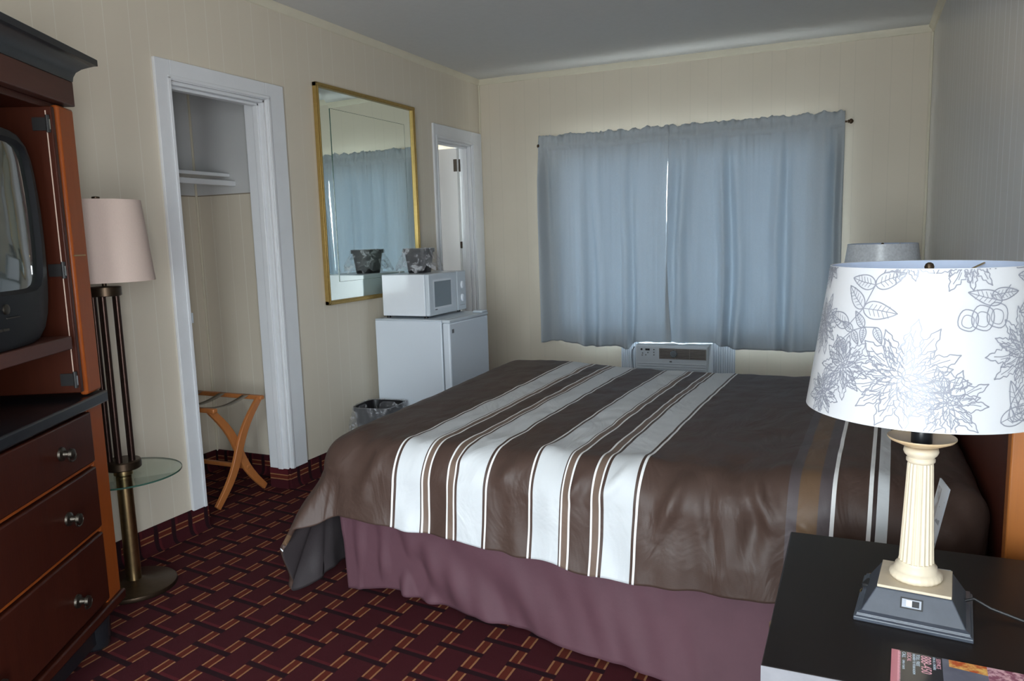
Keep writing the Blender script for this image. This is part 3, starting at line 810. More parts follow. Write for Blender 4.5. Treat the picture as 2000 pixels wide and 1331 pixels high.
m.build('bezel', M_tvsh, TV, angle=50)
m = MB()
cz = (sz0 + sz1) / 2; hz = (sz1 - sz0) / 2
rs = []
for k in (1.01, .9, .75, .55, .3, .05):
    rs.append([Vector((p.x * k, tvfront(p.x * k, cz + (p.z - cz) * k) + .013 - .012 * (1 - k * k), cz + (p.z - cz) * k)) for p in tvring(sx, sz0, sz1, 0, .04, pw=9)])
m.rings(rs, False, True); m.build('screen', M_screen, TV, angle=180)
for i, x in enumerate((-.03, .0, .03, .06)):
    m = MB(); m.box(x - .010, tvfront(x, .06) - .003, .052, x + .010, tvfront(x, .06) + .004, .058); m.build('button', M_pewter, TV)
m = MB(); m.rings([[Vector((-.035 + r * cos(a), tvfront(.0, .1) + yy, .105 + r * sin(a))) for a in [2 * pi * i / 18 for i in range(18)]] for r, yy in ((.013, .004), (.013, -.003), (.010, -.004))])
m.build('round_badge', M_pewter, TV)
m = MB(); m.box(-.095, tvfront(.03, .08) - .002, .081, -.035, tvfront(.03, .08) + .003, .0835); m.build('trim_line', M_pewter, TV)

RM = empty('remote_control', tuple(Ma @ Vector((.54, -.13, .8265))), radians(10), 'black remote control lying on the black shelf of the armoire', 'remote control')
MB().box(-.022, -.075, 0, .022, .075, .018).build('case', M_ink, RM, bevel=.004)
m = MB()
for i in range(3):
    for j in range(6): m.box(-.015 + i * .0115, -.06 + j * .02, .018, -.008 + i * .0115, -.052 + j * .02, .0205)
m.build('buttons', M_pewter, RM)

FLIP[0] = False
# ------------------------------------------------------------------ bed
BD = empty('bed', (2.0, -2.48, 0), 0, 'wooden bed headboard and frame standing against the right wall', 'bed')
def B_(mb, name, mt, **k): return mb.build(name, mt, BD, **k)
for y in (-3.475, -1.50):
    m = MB(); m.box(2.972, y - .022, .0, 3.016, y + .022, 1.02); o = m.build('headboard_post', M_bed_wood, None, bevel=.004)
    o.parent = BD; o.location = (-2.0, 2.48, 0)
m = MB(); m.box(2.985, -3.453, .30, 3.010, -1.522, .92); o = m.build('headboard_panel', M_bed_panel, BD); o.location = (-2.0, 2.48, 0)
m = MB(); m.box(2.978, -3.453, .92, 3.016, -1.522, .99); o = m.build('headboard_rail', M_bed_wood, BD, bevel=.004); o.location = (-2.0, 2.48, 0)
m = MB(); m.box(1.06, -3.20, .13, 2.96, -3.17, .17); m.box(1.06, -1.75, .13, 2.96, -1.72, .17); m.box(1.06, -3.17, .13, 1.09, -1.75, .17); m.box(2.93, -3.17, .13, 2.96, -1.75, .17)
o = m.build('side_rail', M_blackm, BD); o.location = (-2.0, 2.48, 0)
for x, y in ((1.30, -3.18), (1.30, -1.74), (2.85, -3.18), (2.85, -1.74)):
    m = MB(); m.tube([(x, y, .13), (x, y, .052)], .013, 14); m.lathe([(.021, .0), (.026, .006), (.026, .046), (.021, .052)], 20, (x, y, 0))
    o = m.build('caster', M_bed_panel, BD); o.location = (-2.0, 2.48, 0)
def soft_box(x0, y0, z0, x1, y1, z1, r=.04):
    m = MB(); m.box(x0, y0, z0, x1, y1, z1); return m
tag(soft_box(.992, -3.235, .17, 2.925, -1.715, .37).build('box_spring', M_sheet, bevel=.03), 'white box spring of the bed, behind the plum-brown bed skirt', 'box spring')

# bed skirt
def hem_y(x):
    pts = [(.98, -3.235), (1.2, -3.235), (1.75, -3.305), (2.2, -3.405), (2.52, -3.44), (2.96, -3.44)]
    for (a, b), (c, d) in zip(pts[:-1], pts[1:]):
        if x <= c: return b + (d - b) * max(0, (x - a) / (c - a))
    return pts[-1][1]
def skirt_f(s, t):
    # s runs: foot side far -> corner -> near side to head ; t: 0 top, 1 hem
    L1 = 1.50; L2 = 1.95; q = s * (L1 + L2)
    fold = .016 * t * noise.noise(Vector((q * 7, t * .6, 3))) + .010 * t * noise.noise(Vector((q * 17 - t * 2.2, t, 5)))
    if q < L1:
        y = -1.74 - q; return Vector((.984 + .016 * t + fold * .8, min(y, -1.7), .372 - .35 * t))
    x = .984 + .016 * t + (q - L1)
    foot = bell(x, 1.05, .30)
    fold += .022 * t * foot * sin((x - 1.0) * 62 + t * 1.2) + .014 * t * bell(x, 1.5, .5) * sin((x - t * .45) * 21)
    y = -3.252 + (hem_y(x) + 3.252) * t ** 1.15 - abs(.0) + fold
    z0 = .372; zb = .016 + .030 * bell(x, 1.20, .12) + .008 * bell(x, 1.5, .2)
    if x > 2.3: zb = .012
    return Vector((x, min(y, -3.243), z0 + (zb - z0) * t))
m = MB(); m.grid(skirt_f, 420, 36)
tag(m.build('bed_skirt', M_skirt, recalc=True, angle=180, solid=.0016), 'plum-brown bed skirt hanging to the carpet below the comforter', 'bed skirt')

# comforter
XE, XH, YN, YFAR = 1.078, 2.898, -3.225, -1.815
Rr = .13
def ztop(x, y):
    z = .604 + .030 * (1 - ((x - 2.0) / 1.1) ** 4) * 0
    z += .020 * bell(x, 1.25, .35) * bell(y, -1.85, .45) * 1.3
    z += .012 * bell(y, -2.5, .7)
    z += .030 * bell(x, 2.68, .17) * (.6 + .4 * bell(y, -2.9, .5))
    return z
def side(bx, by, dx, dy, rho, al, R=Rr):
    z0 = ztop(bx, by)
    if rho < pi * R / 2: out, dr = R * sin(rho / R), R * (1 - cos(rho / R))
    else:
        l = rho - pi * R / 2; out, dr = R + l * sin(al), R + l * cos(al)
    z = z0 - dr
    if z < .014: out += (.014 - z) * .8; z = .014
    return Vector((bx + dx * out, by + dy * out, z))
def Ln(x): return .338 + .070 * max(0, min(1, (x - 1.15) / .9))
LF = .60
def alN(x): return radians(5 + 3 * sin(x * 7))
m = MB()
# top (x along, y across)
def top(s, t):
    x = XE + (XH - XE) * s; y = YN + (YFAR - YN) * t; return Vector((x, y, ztop(x, y)))
m.grid(top, 150, 120, uv=lambda s, t: (XE + (XH - XE) * s, YN + (YFAR - YN) * t))
m.grid(lambda s, t: side(XE + (XH - XE) * s, YN, 0, -1, t * Ln(XE + (XH - XE) * s), alN(XE + (XH - XE) * s)), 150, 60, uv=lambda s, t: (XE + (XH - XE) * s, YN - t * Ln(XE + (XH - XE) * s)))
m.grid(lambda s, t: side(XE + (XH - XE) * s, YFAR, 0, 1, t * .36, radians(3)), 150, 60, uv=lambda s, t: (XE + (XH - XE) * s, YFAR + t * .36))
m.grid(lambda s, t: side(XE, YN + (YFAR - YN) * s, -1, 0, t * LF, radians(5)), 120, 60, uv=lambda s, t: (XE - t * LF, YN + (YFAR - YN) * s))
m.grid(lambda s, t: side(XH, YN + (YFAR - YN) * s, 1, 0, t * .16, radians(0), .075), 120, 60, uv=lambda s, t: (XH + t * .16, YN + (YFAR - YN) * s))
def rho_c(ph):
    a = LF / max(.01, cos(ph)); b = (Ln(XE) + .012 * sin(2 * ph)) / max(.01, sin(ph))
    return (a ** -14 + b ** -14) ** (-1 / 14)
def fan(bx, by, dx0, dy0, rmax, al, n=40, k=60, Rf=lambda q: Rr, um=-1, vm=-1):
    def f(s, t):
        ph = s * pi / 2; a = al(ph)
        return side(bx, by, dx0 * cos(ph), dy0 * sin(ph), t * rmax(ph), a, Rf(s))
    def uv(s, t):
        ph = s * pi / 2; r = t * rmax(ph); return (bx + dx0 * r * cos(ph), by + dy0 * r * sin(ph))
    m.grid(f, n, k, uv=uv)
def tab(x, T):
    for (a, b), (c, d) in zip(T[:-1], T[1:]):
        if x <= c:
            q = (x - a) / (c - a); q = q * q * (3 - 2 * q); return b + (d - b) * q
    return T[-1][1]
def al_c(ph): return radians(tab(ph * 180 / pi, [(0, 5), (15, 9), (33, 20), (46, 35), (56, 36), (72, 14), (82, 7), (90, alN(XE) * 180 / pi)]))
fan(XE, YN, -1, -1, rho_c, al_c, 90, 60)
fan(XE, YFAR, -1, 1, lambda ph: LF + (.36 - LF) * ph / (pi / 2), lambda ph: radians(5) - radians(2) * ph / (pi / 2) + radians(22) * sin(2 * ph) ** 2, 24, 60)
fan(XH, YN, 1, -1, lambda ph: .16 + (Ln(XH) - .16) * (ph / (pi / 2)) ** 2, lambda ph: alN(XH) * ph / (pi / 2), 20, 60, Rf=lambda q: .075 + .055 * q)
fan(XH, YFAR, 1, 1, lambda ph: .16 + (.36 - .16) * (ph / (pi / 2)) ** 2, lambda ph: radians(3) * ph / (pi / 2), 12, 60, Rf=lambda q: .075 + .055 * q)
bm = m.bm
bmesh.ops.remove_doubles(bm, verts=bm.verts, dist=.0006)
bmesh.ops.recalc_face_normals(bm, faces=bm.faces)
bm.normal_update()
tv = max(bm.verts, key=lambda v: v.co.z)
flip = -1 if tv.normal.z < 0 else 1
if flip < 0:
    bmesh.ops.reverse_faces(bm, faces=bm.faces); bm.normal_update()
def fold_line(p, x0, y0, x1, y1, w):
    """soft crease profile around a plan/height segment"""
    ax, ay = p[0] - x0, p[1] - y0; bx, by = x1 - x0, y1 - y0; L2 = bx * bx + by * by
    t = max(0, min(1, (ax * bx + ay * by) / L2)); d = hypot(ax - bx * t, ay - by * t)
    return exp(-(d / w) ** 2) * sin(pi * min(1, max(.05, t * .9 + .1)))
N3 = lambda *a: noise.noise(Vector(a))
moves = []
for v in bm.verts:
    c = v.co; x, y, z = c
    near = max(0, min(1, (YN + .02 - y) / .12)); foot = max(0, min(1, (XE - x) / .15))
    d = 0.
    topw = 1 - max(near, foot)
    d += topw * (.0045 * N3(x * 9, y * 6, 1) + .003 * N3(x * 19, y * 13, 2))
    # puffiness rolling over the shoulder
    sh = bell(y, YN - .06, .10)
    d += sh * (.017 * N3(x * 7, y * 5, z * 5) + .011 * N3(x * 16, y * 9, z * 9))
    # drape folds on the near side
    dn = max(0, min(1, (.57 - z) / .25)) * near
    d += dn * (.022 * N3(x * 5.2 + z * 1.2, 4, z * 1.3) + .012 * N3(x * 13, 6, z * 3.2))
    # pinched folds towards the head
    if near > 0 or y < -3.0:
        P = (x, z)
        for (a, b, cc, dd, w, k) in ((2.24, .60, 2.16, .40, .022, .016), (2.30, .57, 2.33, .33, .018, -.010), (2.42, .61, 2.47, .46, .020, .018), (2.46, .60, 2.40, .36, .030, -.014),
                                     (2.52, .52, 2.64, .43, .016, .008), (1.72, .58, 1.66, .50, .020, .008), (1.95, .57, 1.90, .49, .016, .009), (1.50, .55, 1.60, .60, .018, .007),
                                     (1.24, .58, 1.17, .40, .025, .010), (2.10, .60, 1.98, .50, .018, .009), (2.56, .47, 2.75, .45, .014, -.010)):
            d += 1.6 * k * fold_line(P, a, b, cc, dd, w) * max(near, .3)
    d += foot * (.014 * N3(4, y * 6, z * 1.5) + .006 * N3(5, y * 14, z * 4))
    hemz = max(0, min(1, (.40 - z) / .1)) * near
    moves.append((v, v.normal.copy() * d, hemz * .012 * N3(x * 9, 11, 0)))
for v, n_, dz in moves: v.co += n_; v.co.z = max(.010, v.co.z + dz)
# boxed comforter thickness with a darker lining
CO = m.build('comforter', [M_comf, M_lining, M_lining], recalc=False, angle=180)
so = CO.modifiers.new('thickness', 'SOLIDIFY'); so.thickness = .016; so.offset = -1; so.material_offset = 1; so.material_offset_rim = 0
tag(CO, 'brown satin comforter with pale grey stripes spread over the bed', 'comforter')

# ------------------------------------------------------------------ nightstands
def nightstand(loc, label, grp):
    r = empty('nightstand', loc, 0, label, 'nightstand', grp)
    # front faces -x
    m = MB(); m.box(0, 0, .572, .470, .575, .600); m.build('top', M_espresso, r, bevel=.003)
    m = MB(); m.box(.018, .012, .05, .465, .032, .572); m.box(.018, .543, .05, .465, .563, .572); m.box(.450, .032, .05, .465, .543, .572); m.box(.03, .032, .05, .45, .543, .07)
    m.build('carcass', M_espresso, r, bevel=.002)
    for (x, y) in ((.02, .012), (.425, .012), (.02, .523), (.425, .523)): MB().box(x, y, 0, x + .04, y + .04, .05).build('foot', M_espresso, r)
    for z0, z1 in ((.40, .562), (.235, .392), (.075, .228)):
        m = MB(); m.box(.0, .016, z0, .018, .559, z1); d = m.build('drawer', M_espresso, r, bevel=.002)
        m = MB(); c = Vector((-.0, .36, (z0 + z1) / 2))
        m.rings([[c + Vector((-x, q * cos(a), q * sin(a))) for a in [2 * pi * i / 16 for i in range(16)]] for x, q in ((0, .006), (.008, .005), (.012, .011), (.018, .012), (.022, .006))])
        m.build('knob', M_brass, d)
    m = MB(); m.box(.0, -.0012, .572, .470, 0, .5995); m.build('edge_sheen', mat('edge_sheen_grey', (.22, .22, .24), .3, fn=grain(.2, 30, .02)) if 'edge_sheen_grey' not in bpy.data.materials else bpy.data.materials['edge_sheen_grey'], r)  # pale strip standing for light reflected off the near edge
    return r
NS1 = nightstand((2.540, -4.232, 0), 'dark espresso nightstand in the right foreground carrying the lamp and magazine', 'espresso nightstands')
NS2 = nightstand((2.540, -1.47, 0), 'dark espresso nightstand in the far corner beyond the bed', 'espresso nightstands')

NS2.scale = (1, 1, .9633)
# ------------------------------------------------------------------ table lamps
SHZ0, SHZ1, SR0, SR1 = .364, .604, .185, .151   # shade relative to lamp base
def ribbon(mb, pts, w=.0008, off=.0009):
    """pts: (angle, height 0..1) on the cone"""
    P = []
    for a, h in pts:
        r = SR0 + (SR1 - SR0) * h + off; P.append(Vector((r * cos(a), r * sin(a), SHZ0 + (SHZ1 - SHZ0) * h)))
    prev = None
    for i, p in enumerate(P):
        T = (P[min(i + 1, len(P) - 1)] - P[max(i - 1, 0)])
        if T.length < 1e-7: continue
        T.normalize(); N = Vector((p.x, p.y, 0)).normalized(); w_ = T.cross(N) * w
        q = (mb.bm.verts.new(p + w_), mb.bm.verts.new(p - w_))
        if prev: mb._f([prev[0], prev[1], q[1], q[0]])
        prev = q
RM_ = .172
def to_cone(cx, cz, dx, dz):
    """metres on the surface around a motif centre (angle, z) to cone coordinates"""
    z = cz + dz; h = (z - 0) / (SHZ1 - SHZ0)
    return (cx + dx / RM_, min(.995, max(.005, h)))
def stroke(mb, cx, cz, pts, rot=0., w=.0008):
    out = []; c, s = cos(rot), sin(rot)
    ok = []
    for x, y in pts:
        X, Y = x * c - y * s, x * s + y * c
        z = cz + Y
        if -.001 < z < SHZ1 - SHZ0 + .001: ok.append(to_cone(cx, cz, X, Y))
        else:
            if len(ok) > 1: ribbon(mb, ok, w)
            ok = []
    if len(ok) > 1: ribbon(mb, ok, w)
def petal(L, Wd_, jag=0, n=18, rnd=None):
    pts = []
    for sgn in (1, -1):
        seq = [i / n for i in range(n + 1)] if sgn == 1 else [i / n for i in range(n, -1, -1)]
        for t in seq:
            w = Wd_ * (sin(pi * t ** .75) ** .8) * (1 - .25 * t)
            if jag and t > .45: w *= 1 + .28 * sin(t * jag * 2 * pi)
            pts.append((L * t, sgn * w))
    return pts
def flower(mb, cx, cz, R, np_, seed, rot0=0., jag=5):
    rnd = random.Random(seed)
    for layer, k in ((0, 1.), (1, .72), (2, .45)):
        n = np_ - layer * 2
        for i in range(n):
            a = rot0 + 2 * pi * (i + .5 * (layer % 2)) / n + rnd.uniform(-.08, .08)
            L = R * k * rnd.uniform(.88, 1.08)
            p = petal(L, L * .20 * rnd.uniform(.85, 1.2), jag)
            p = [(x + R * .05, y) for x, y in p if x > L * (.38 if layer == 0 else .2)]
            stroke(mb, cx, cz, p, a)
            stroke(mb, cx, cz, [(L * .45, 0), (L * .65, L * .02), (L * .85, 0)], a, .0006)
            stroke(mb, cx, cz, [(L * .5, L * .05), (L * .7, L * .07)], a, .0005)
    for i in range(7):
        a = 2 * pi * i / 7; p = petal(R * .26, R * .07, 0, 8); stroke(mb, cx, cz, p, a, .0007)
def leaf(mb, cx, cz, L, rot, wd=.26, veins=5):
    p = petal(L, L * wd, 0); stroke(mb, cx, cz, p, rot)
    stroke(mb, cx, cz, [(0, 0), (L * .5, L * .02), (L * .97, 0)], rot, .0006)
    for i in range(veins):
        t = .18 + .13 * i
        for s in (1, -1): stroke(mb, cx, cz, [(L * t, 0), (L * (t + .09), s * L * wd * .6)], rot, .00045)
def sprig(mb, cx, cz, sc, rot):
    c, s = cos(rot), sin(rot)
    st = [(0, 0), (.03 * sc, .02 * sc), (.055 * sc, .05 * sc), (.07 * sc, .09 * sc)]
    stroke(mb, cx, cz, st, rot)
    def at_(x, y): return (cx + (x * c - y * s) / RM_, cz + x * s + y * c)
    for (x, y, L, r) in ((0, 0, .05, 2.6), (.03, .02, .055, -.35), (.03, .02, .045, 2.1), (.055, .05, .05, .1), (.055, .05, .045, 2.7), (.07, .09, .05, 1.2), (.07, .09, .045, 2.4)):
        q = at_(x * sc, y * sc); leaf(mb, q[0], q[1], L * sc, r + rot)
def bud(mb, cx, cz, r, rot=0.):
    pts = [(r * cos(a) * .8, r * sin(a) * (1 + .15 * cos(a * 2))) for a in [2 * pi * i / 20 for i in range(21)]]
    stroke(mb, cx, cz, pts, rot); stroke(mb, cx, cz, [(x * .6, y * .6 - r * .1) for x, y in pts], rot, .0006)

def lampshade(root, mats, detailed, rotz):
    mb = MB(); N = 96
    mb.rings([[Vector((r * cos(a), r * sin(a), z)) for a in [2 * pi * i / N for i in range(N)]] for r, z in
              ((SR1 - .0015, SHZ1 + .0), (SR1 + .0004, SHZ1 + .0005), (SR1, SHZ1 - .002), (SR0, SHZ0 + .002), (SR0 + .0004, SHZ0 - .0005), (SR0 - .0015, SHZ0))], False, False)
    mb.mi = 1
    mb.rings([[Vector((r * cos(a), r * sin(a), z)) for a in [2 * pi * i / N for i in range(N)]] for r, z in ((SR0 - .0015, SHZ0), (SR1 - .0015, SHZ1))], False, False)
    if detailed:
        mb.mi = 2
        A0 = radians(-94.5)          # angle that faces the camera
        HH = SHZ1 - SHZ0
        def at2(u, v):               # u metres right of the facing line, v height
            return (A0 + u / RM_, v)
        flower(mb, *at2(-.028, .078), .082, 13, 1)
        flower(mb, *at2(-.125, .085), .050, 11, 2, .3, 6)
        sprig(mb, *at2(-.125, .150), 1.05, .25)
        sprig(mb, *at2(-.075, .150), .55, 2.6)
        flower(mb, *at2(-.030, .262), .045, 10, 3)
        flower(mb, *at2(.060, .262), .058, 11, 4, .2, 6)
        for q, r in ((.058, .018), (.080, .021), (.103, .021)): bud(mb, *at2(q, .168 + (q - .08) * .15), r, -.3)
        leaf(mb, *at2(.112, .192), .055, 2.9, .22); leaf(mb, *at2(.095, .20), .05, .1, .2)
        stroke(mb, *at2(.11, .195), [(0, 0), (.02, .02), (.03, .05), (.03, .08)])
        flower(mb, *at2(.150, .115), .062, 12, 5, .1, 6)
        flower(mb, *at2(.030, .045), .055, 10, 8, .5, 4)
        for k in range(3): leaf(mb, *at2(.100 + .018 * k, .016), .062, .35 + .75 * k, .22)
        flower(mb, *at2(-.195, .145), .048, 10, 6, .1, 5)
        flower(mb, *at2(-.165, .035), .040, 10, 11, .4, 5)
        sprig(mb, *at2(.185, .19), .9, .9)
        flower(mb, *at2(-.215, .245), .045, 10, 7)
        for j in range(9):           # the far half of the shade
            u = .26 + j * .066; (flower(mb, *at2(u, .06 + .10 * (j % 3)), .052, 11, 20 + j, .2 * j, 5) if j % 2 == 0 else sprig(mb, *at2(u, .10 + .04 * (j % 3)), .9, .5 * j))
    o = mb.build('lamp_shade', mats, root, recalc=False, angle=40)
    return o
def table_lamp(loc, rz, label, detailed=True, scale_z=1.):
    r = empty('table_lamp', loc, rz, label, 'table lamp')
    hb, ht = .089, .056
    m = MB()
    m.rings([[Vector((s * a, t * a, z)) for s, t in ((-1, -1), (1, -1), (1, 1), (-1, 1))] for a, z in ((hb, .0), (hb, .007), (hb - .004, .009), (hb - .004, .013), (hb - .011, .016), (ht + .001, .053))])
    m.build('base', M_slate, r, bevel=.0015, smooth=False)
    if detailed:
        # switch plate on the sloping front face
        tilt = atan2(.053 - .016, (hb - .011) - ht)
        Mx = Matrix.Translation((-.002, -(hb - .011 + ht) / 2 + .0005, .0375)) @ Matrix.Rotation(tilt, 4, 'X')
        m = MB(); m.box(-.017, -.009, 0, .017, .009, .0015, Mx); sp = m.build('switch_plate', M_ink, r)
        m = MB(); m.box(-.0145, -.0068, .0015, .0145, .0068, .0022, Mx); m.build('switch_inset', M_switch, sp)
        m = MB(); m.box(-.008, -.005, .0022, .0008, .005, .006, Mx); m.build('switch_slider', M_plast, sp)
        m = MB(); m.box(.0008, -.005, .0022, .0115, .005, .0026, Mx); m.build('switch_slot', M_ink, sp)
    m = MB(); m.box(-ht, -ht, .053, ht, ht, .058); m.build('cream_plate', M_pad, r, bevel=.001)
    m = MB()
    m.lathe([(.030, .058), (.040, .059), (.0425, .064), (.0415, .070), (.036, .074), (.033, .077), (.033, .082), (.029, .085), (.0285, .090)], 72,
            mod=lambda a, k, rr: rr * (1 - (.035 if 1 <= k <= 3 else 0) * (.5 + .5 * cos(a * 26))))
    m.build('column_foot', M_stone, r, angle=60)
    m = MB(); m.lathe([(.0285, .088), (.0275, .094), (.0205, .262), (.0195, .268)], 160, mod=lambda a, k, rr: rr * (1 - .085 * abs(cos(a * 10)) ** 1.5))
    m.build('fluted_column', M_stone, r, angle=60)
    m = MB(); m.lathe([(.0200, .266), (.0225, .269), (.0225, .273), (.0205, .276), (.0255, .281), (.0275, .286), (.0265, .291), (.0210, .293)], 48); m.build('capital', M_stone, r, angle=60)
    m = MB(); m.lathe([(.018, .294), (.030, .297), (.050, .306), (.0535, .310), (.0530, .3115), (.044, .306), (.018, .301)], 56); m.build('dish', M_dish, r, angle=60)
    m = MB(); m.lathe([(.0165, .299), (.0165, .365), (.014, .367), (.014, .38), (.004, .382)], 32); m.build('socket', M_black, r)
    m = MB(); m.tube([(0, .016, .365), (0, .050, .42), (0, .045, .53), (0, 0, .588)], .0018, 8); m.tube([(0, -.016, .365), (0, -.050, .42), (0, -.045, .53), (0, 0, .588)], .0018, 8)
    for k in range(3):
        a = 2 * pi * k / 3 + 1.; m.tube([(0, 0, .588), (.10 * cos(a), .10 * sin(a), .588), (SR1 * .985 * cos(a), SR1 * .985 * sin(a), .600)], .0016, 6)
    m.build('harp', M_brass, r)
    m = MB(); m.lathe([(.003, .585), (.003, .592), (.0065, .594), (.0075, .600), (.0055, .605), (.002, .607)], 20); m.build('finial', M_bronze, r)
    m = MB(); m.lathe([(.013, .38), (.018, .395), (.028, .43), (.024, .455), (.008, .468)], 24); m.build('bulb', M_enamel2, r)
    if detailed: lampshade(r, [M_floral, M_wlining, M_line], True, rz).rotation_euler = (0, 0, -rz)
    else: lampshade(r, [M_floral2, M_wlining, M_line], False, 0)
    return r
LP = table_lamp((2.767, -3.952, .600), radians(-6), 'table lamp with white floral shade and cream fluted column in the right foreground')
table_lamp((2.762, -1.36, .578), 0, 'table lamp beyond the bed, only its grey printed shade top showing', False)

# cord, plug, card and magazine on the near nightstand
m = MB(); m.tube([(2.842, -3.93, .617), (2.860, -3.925, .622), (2.885, -3.93, .611), (2.93, -3.945, .604), (2.99, -3.955, .604), (3.02, -3.955, .604)], .0028, 8)
tag(m.build('lamp_cord', M_cordm), 'black lamp cord running from the lamp base to the right wall', 'cord')
PL = empty('plug_adapter', (2.700, -3.895, .600), radians(-20), 'small black plug adapter lying left of the lamp base', 'plug')
m = MB(); m.box(-.009, -.03, .001, .009, .0, .02); m.build('plug_body', M_ink, PL, bevel=.003)
m = MB(); m.box(-.006, .004, .001, .008, .034, .015); m.build('socket_body', M_blackm, PL, bevel=.003)
for x in (-.004, .004): MB().box(x - .0008, -.046, .009, x + .0008, -.03, .013).build('prong', M_brass, PL)
m = MB(); m.tube([(0, .034, .008), (-.004, .05, .006), (-.016, .056, .004), (-.022, .048, .004)], .0022, 8); m.build('wire', M_brass, PL)

# leaning information card in a clear stand behind the lamp
CA = empty('information_card', (2.801, -3.815, .600), 0, 'white printed card leaning in a small stand behind the lamp column', 'card')
def card_fn(t, p):
    x, y, z, v = coords(t, 'UV')
    k = mixc(t, nz(t, 6., 3, .6), (.70, .74, .80), (.80, .82, .85))
    blk = x.band(.06, .42) * y.band(.45, .93)
    k = mixc(t, blk * nz(t, 14., 3, .6).sm(.35, .6), k, (.22, .13, .10))
    k = mixc(t, x.band(.46, .94) * y.band(.40, .425), k, (.05, .06, .08))
    k = mixc(t, x.band(.5, .9) * y.band(.6, .85) * nz(t, 30., 2).gt(.55), k, (.35, .37, .42))
    t.links.new(k, p.inputs['Base Color'])
M_card = mat('printed_card', (.75, .77, .8), .35, fn=card_fn)
c0, c1_ = Vector((-.022, .022, .004)), Vector((-.010, -.030, .004)); lean = Vector((.036, .008, .188))
m = MB()
L = m.bm.loops.layers.uv.verify()
nn = ((c1_ - c0).cross(lean)).normalized() * .002
q = [c0, c1_, c1_ + lean * .97, c0 + lean]
for fl, off in ((0, Vector((0, 0, 0))), (1, nn)):
    vs = [m.bm.verts.new(p + off) for p in q]; f = m.bm.faces.new(vs if fl == 0 else vs[::-1])
    uvs = [(0, 0), (1, 0), (1, 1), (0, 1)]
    for lp, u in zip(f.loops, uvs if fl == 0 else uvs[::-1]): lp[L].uv = u
m.build('card', M_card, CA, recalc=False, smooth=False)
m = MB(); m.box(-.014, -.018, .0005, .040, .048, .004); m.build('stand_foot', M_plast, CA, bevel=.001)

MG = empty('magazine', (2.7262, -4.1195, .6005), radians(-3), 'glossy black and pink advertising magazine at the nightstand edge', 'magazine')
def mag_fn(t, p):
    x, y, z, v = coords(t)
    k = mixc(t, nz(t, 30., 3), (.012, .012, .018), (.03, .03, .04))
    k = mixc(t, x.lt(.011), k, (.62, .22, .27))
    photo = x.gt(.069)
    ph = mixc(t, nz(t, 22., 3, .5, stretch=(1, 1, 1)), (.05, .055, .09), (.22, .22, .28))
    fire = (y * -1. - (x - .069) * .10).lt(.020)
    warm = mixc(t, nz(t, 55., 3, .6).sm(.35, .65), (.55, .10, .03), (.90, .55, .16))
    ph = mixc(t, fire * x.gt(.078), ph, warm)
    pinkp = mixc(t, nz(t, 90., 3, .6).sm(.4, .6), (.28, .10, .16), (.70, .42, .48))
    ph = mixc(t, x.gt(.128), ph, pinkp)
    k = mixc(t, photo, k, ph)
    t.links.new(k, p.inputs['Base Color'])
M_mag = mat('magazine_cover', (.02, .02, .03), .18, fn=mag_fn)
M_pages = mat('paper_edges', (.7, .68, .64), .7, fn=grain(.1, 300, .1))
m = MB(); m.box(0, -.108, .0012, .235, 0, .0042); m.build('pages', M_pages, MG)
m = MB(); m.box(-.0006, -.109, .0042, .236, .0006, .0048); m.box(-.0006, -.109, .0004, .236, .0006, .0012); m.build('cover', M_mag, MG, smooth=False)
M_pk = mat('pink_print', (.75, .38, .45), .3, fn=grain(.05, 60, .02)); M_bl = mat('pale_blue_print', (.55, .65, .75), .3, fn=grain(.05, 60, .02))
def mtext(body, x, y, size, mt, nm='lettering', sx=1.):
    text(nm, body, size, mt, MG, Matrix.Translation((x, y, .0049)) @ Matrix.Rotation(-pi / 2, 4, 'Z'), .00012, sx=sx)
mtext('888-450', .0405, -.003, .0200, M_pk, sx=.80)
mtext('CALL', .0145, -.003, .0075, M_bl); mtext('OPEN 7 DAYS', .0150, -.028, .0045, M_bl)
mtext('LOCAL', .0215, -.002, .0085, M_pk); mtext('DELIVERY TO YOUR ROOM', .0290, -.003, .0050, M_bl)
mtext('TOLL FREE', .0335, -.003, .0075, M_bl); mtext('ON ALL ORDERS', .0565, -.002, .0050, M_bl); mtext('SERVICE', .0610, -.004, .0085, M_pk)
m = MB()
for i in range(26): m.box(.0085, -.004 - i * .004 - .0016, .0048, .0125, -.004 - i * .004, .0051)
m.build('spine_stitches', M_pk, MG)

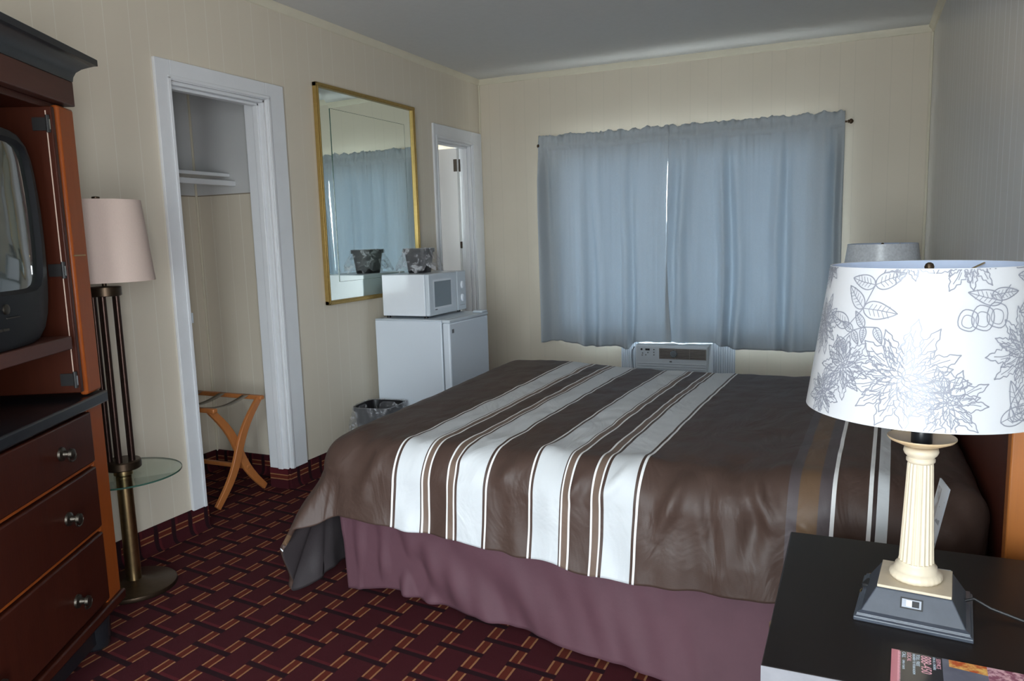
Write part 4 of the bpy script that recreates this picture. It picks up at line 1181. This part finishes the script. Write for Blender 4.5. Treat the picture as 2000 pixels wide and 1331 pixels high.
# ------------------------------------------------------------------ camera
R = Vector((.91225229, .40859226, -.02912274)); U = Vector((-.02927501, .13594474, .9902838)); F = Vector((-.40858137, .90253609, -.13597744))
cam = bpy.data.cameras.new('camera'); co = bpy.data.objects.new('camera', cam); COL.objects.link(co)
cam.sensor_width = 36; cam.lens = 1498. * 36 / 2000; cam.clip_start = .02
co.matrix_world = Matrix(((R.x, U.x, -F.x, 2.6592), (R.y, U.y, -F.y, -5.3949), (R.z, U.z, -F.z, 1.2714), (0, 0, 0, 1)))
S.camera = co

# ------------------------------------------------------------------ daylight
w = bpy.data.worlds.new('overcast_sky'); S.world = w; w.use_nodes = True; t = w.node_tree
bg = t.nodes['Background']
tc = t.nodes.new('ShaderNodeTexCoord'); sp = t.nodes.new('ShaderNodeSeparateXYZ'); t.links.new(tc.outputs['Generated'], sp.inputs[0])
zz = V(t, sp.outputs[2])
col = mixc(t, zz.sm(-.12, .10), (.66, .68, .70), (.84, .92, 1.0))
t.links.new(col, bg.inputs[0]); bg.inputs[1].default_value = 1.
def portal(name, loc, rot, sx, sy):
    l = bpy.data.lights.new(name, 'AREA'); l.shape = 'RECTANGLE'; l.size = sx; l.size_y = sy
    l.cycles.is_portal = True
    o = bpy.data.objects.new(name, l); COL.objects.link(o); o.location = loc; o.rotation_euler = rot
portal('daylight_portal_front', ((FW[0] + FW[1]) / 2, YF - .09, (FW[2] + FW[3]) / 2), (radians(90), 0, 0), FW[1] - FW[0], FW[3] - FW[2])
portal('daylight_portal_door', (W + .09, (DR[0] + DR[1]) / 2, (DR[2] + DR[3]) / 2), (0, radians(90), 0), DR[3] - DR[2], DR[1] - DR[0])
portal('daylight_portal_back', ((WIN[0] + WIN[1]) / 2, .10, (WIN[2] + WIN[3]) / 2), (radians(-90), 0, 0), WIN[1] - WIN[0], WIN[3] - WIN[2])
portal('daylight_portal_bath', (-.47, .09, 1.575), (radians(-90), 0, 0), .62, .65)
portal('daylight_portal_bath_side', (-2.19, -.95, 1.625), (radians(90), 0, radians(-90)), .5, .55)

S.view_settings.view_transform = 'Standard'; S.view_settings.look = 'None'
S.view_settings.gamma = 1.; S.view_settings.use_curve_mapping = False
S.view_settings.exposure = 4.5
